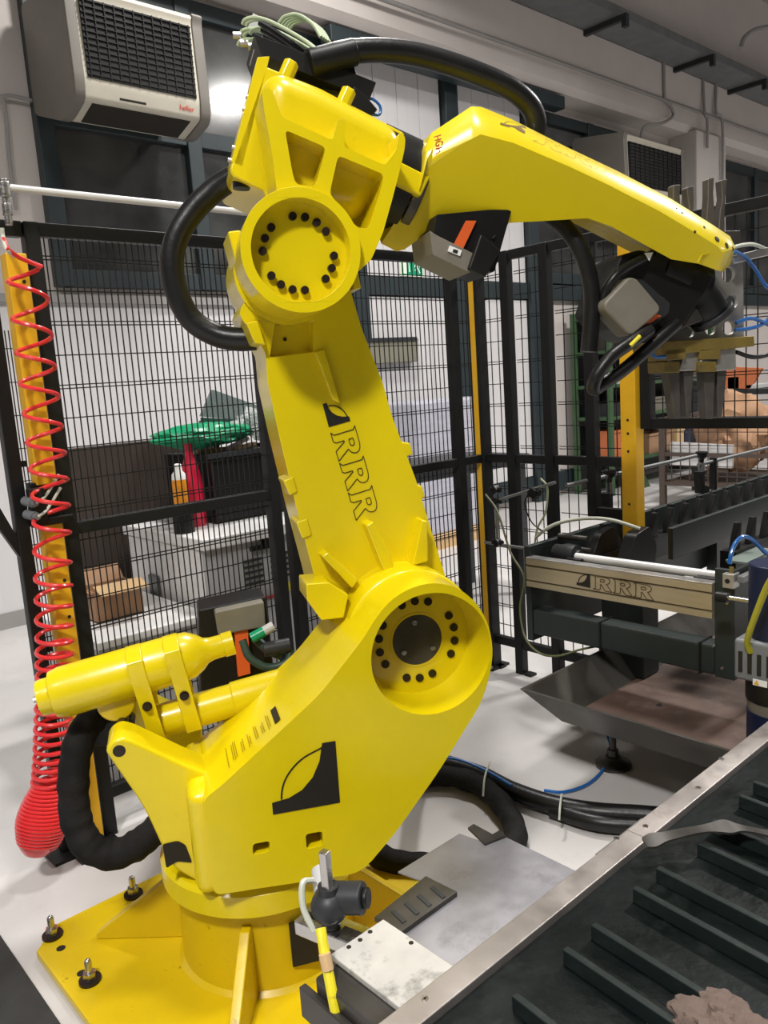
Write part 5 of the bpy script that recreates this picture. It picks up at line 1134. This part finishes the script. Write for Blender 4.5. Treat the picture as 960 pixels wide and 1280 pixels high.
bm = B(); cyl(bm, (2.76, 1.55, .262), (2.62, 1.10, .015), .02, n=8); link('stay', bm, BLK, t, world=True)

# gear motor at the right edge
mc_ = [(1.032,0.684)][0]
t = thing('gear_motor', 'blue and grey upright motor with warning label at the right edge', 'motor', (2.6, mc_[0], .273))
MXm, MYm = 2.6, mc_[0]
Z = [p[1] for p in [(1.103,0.943),(1.103,0.849),(1.102,0.698),(1.101,0.558),(1.1,0.485),(1.1,0.445),(1.099,0.345)]]
bm = B(); cyl(bm, (MXm, MYm, .273), (MXm, MYm, Z[5]), .092, n=28); link('motor_base', bm, BLUEM, t, world=True)
bm = B(); cyl(bm, (MXm, MYm, Z[5]), (MXm, MYm, Z[4]), .088, .094, n=28); link('flange', bm, GREYM, t, world=True)
bm = B(); cyl(bm, (MXm, MYm, Z[4]), (MXm, MYm, Z[3]), .096, n=28); link('terminal_ring', bm, BLK, t, world=True)
bm = B(); bx(bm, MXm-.1, MXm+.1, MYm-.09, MYm+.1, Z[3], Z[2]); link('finned_housing', bm, SENSG, t, bevel=.012, world=True)
for i in range(5):
    bm = B(); bx(bm, MXm-.103, MXm-.1, MYm+.07-.03*i, MYm+.083-.03*i, Z[3]+.03, Z[2]-.04); link('vent_slot', bm, HOLE, t, world=True)
bm = B(); cyl(bm, (MXm, MYm, Z[2]), (MXm, MYm, Z[0]), .088, n=28); link('motor_body', bm, BLUEM, t, bevel=.006, world=True)
Pl = [(1.064,0.576),(1.021,0.578),(1.021,0.559),(1.064,0.557)]
tq = lambda u, v: Vector((2.497, u, v))-Vector(t.location)
bm = B(); flat(bm, [(1.067,0.576),(1.022,0.576),(1.021,0.554),(1.067,0.554)], tq); lb = link('warning_label', bm, WHITE, t, smooth=False)
bm = B(); tq2 = lambda u, v: Vector((2.4965, u, v))-Vector(t.location); flat(bm, [(1.064,0.557),(1.046,0.556),(1.054,0.573)], tq2); link('warning_triangle', bm, YPOST, t, smooth=False)
bm = B(); tube(bm, [(2.4,0.96,0.964),(2.42,0.995,0.905),(2.44,1.032,0.818),(2.46,1.062,0.743),(2.48,1.078,0.699),(2.5,1.077,0.662)], .010, 10); link('motor_cable', bm, mat('lime_cable', (.45, .42, .02), .4), t, world=True)

# ---------------------------------------------------------------- hoses on the floor
bm = B(); tube(bm, [(1.736,1.941,0.2),(1.995,2.151,0.12),(2.149,2.173,0.06),(2.199,2.003,0.045),(2.183,1.83,0.045),(2.2,1.659,0.045),(2.257,1.511,0.045),(2.36,1.353,0.045),(2.462,1.159,0.045)], .034, 14)
tag(link('floor_hose', bm, RUB), 'thick black hose running across the floor towards the conveyor, rear of two', 'hose', None)
bm = B(); tube(bm, [(2.19,1.652,0.03),(2.214,1.483,0.035),(2.312,1.326,0.035),(2.404,1.132,0.035)], .03, 14)
tag(link('floor_hose', bm, RUB), 'black hose lying just in front of the longer floor hose', 'hose', None)
bm = B(); tube(bm, [(2.009,2.172,0.05),(2.094,2.077,0.055),(2.126,1.947,0.05),(2.077,1.797,0.05),(1.985,1.66,0.05),(1.889,1.594,0.05),(1.792,1.609,0.05),(1.702,1.657,0.05),(1.618,1.738,0.05),(1.556,1.823,0.06),(1.506,1.88,0.1)], .04, 16, rf=lambda t, i: 1+.04*math.sin(i*1.1)+.03*math.sin(i*.6))
tag(link('sleeved_floor_hose', bm, FAB), 'black fabric sleeved hose curling on the floor behind the grey sheet', 'hose')
bm = B(); tube(bm, [(2.112,2.179,0.1),(2.159,2.069,0.1),(2.174,1.958,0.09),(2.154,1.805,0.085)], .006, 8); tag(link('air_hose', bm, BLUEH), 'bright blue air hose lying on top of the black floor hose', 'hose')
bm = B(); tube(bm, [(2.734,1.77,0.1),(2.741,1.757,0.03),(2.609,1.704,0.01),(2.46,1.68,0.01),(2.351,1.714,0.01),(2.311,1.778,0.01)], .006, 8); tag(link('air_hose', bm, BLUEH), 'blue air hose curving over the floor in the shadow of the tray', 'hose')
for i, P in enumerate(([(2.238,1.984,0.09),(2.114,1.902,0.1),(2.061,1.867,0.06)], [(2.22,1.63,0.085),(2.133,1.575,0.09),(2.109,1.562,0.06)])):
    bm = B(); tube(bm, P, .004, 6); tag(link('cable_tie', bm, CLEARH), ('left', 'right')[i]+' pale cable tie round the black floor hoses', 'cable tie', 'cable ties on the floor hoses')
bm = B(); prism(bm, [(0.535,3.016),(0.541,2.503),(0.54,1.981),(0.54,1.524),(-0.075,2.157),(0.036,3.574)], .001, .012, FXY); tag(link('floor_mat', bm, MATG, bevel=.003), 'dark mat edge on the floor at the bottom left corner', 'mat')
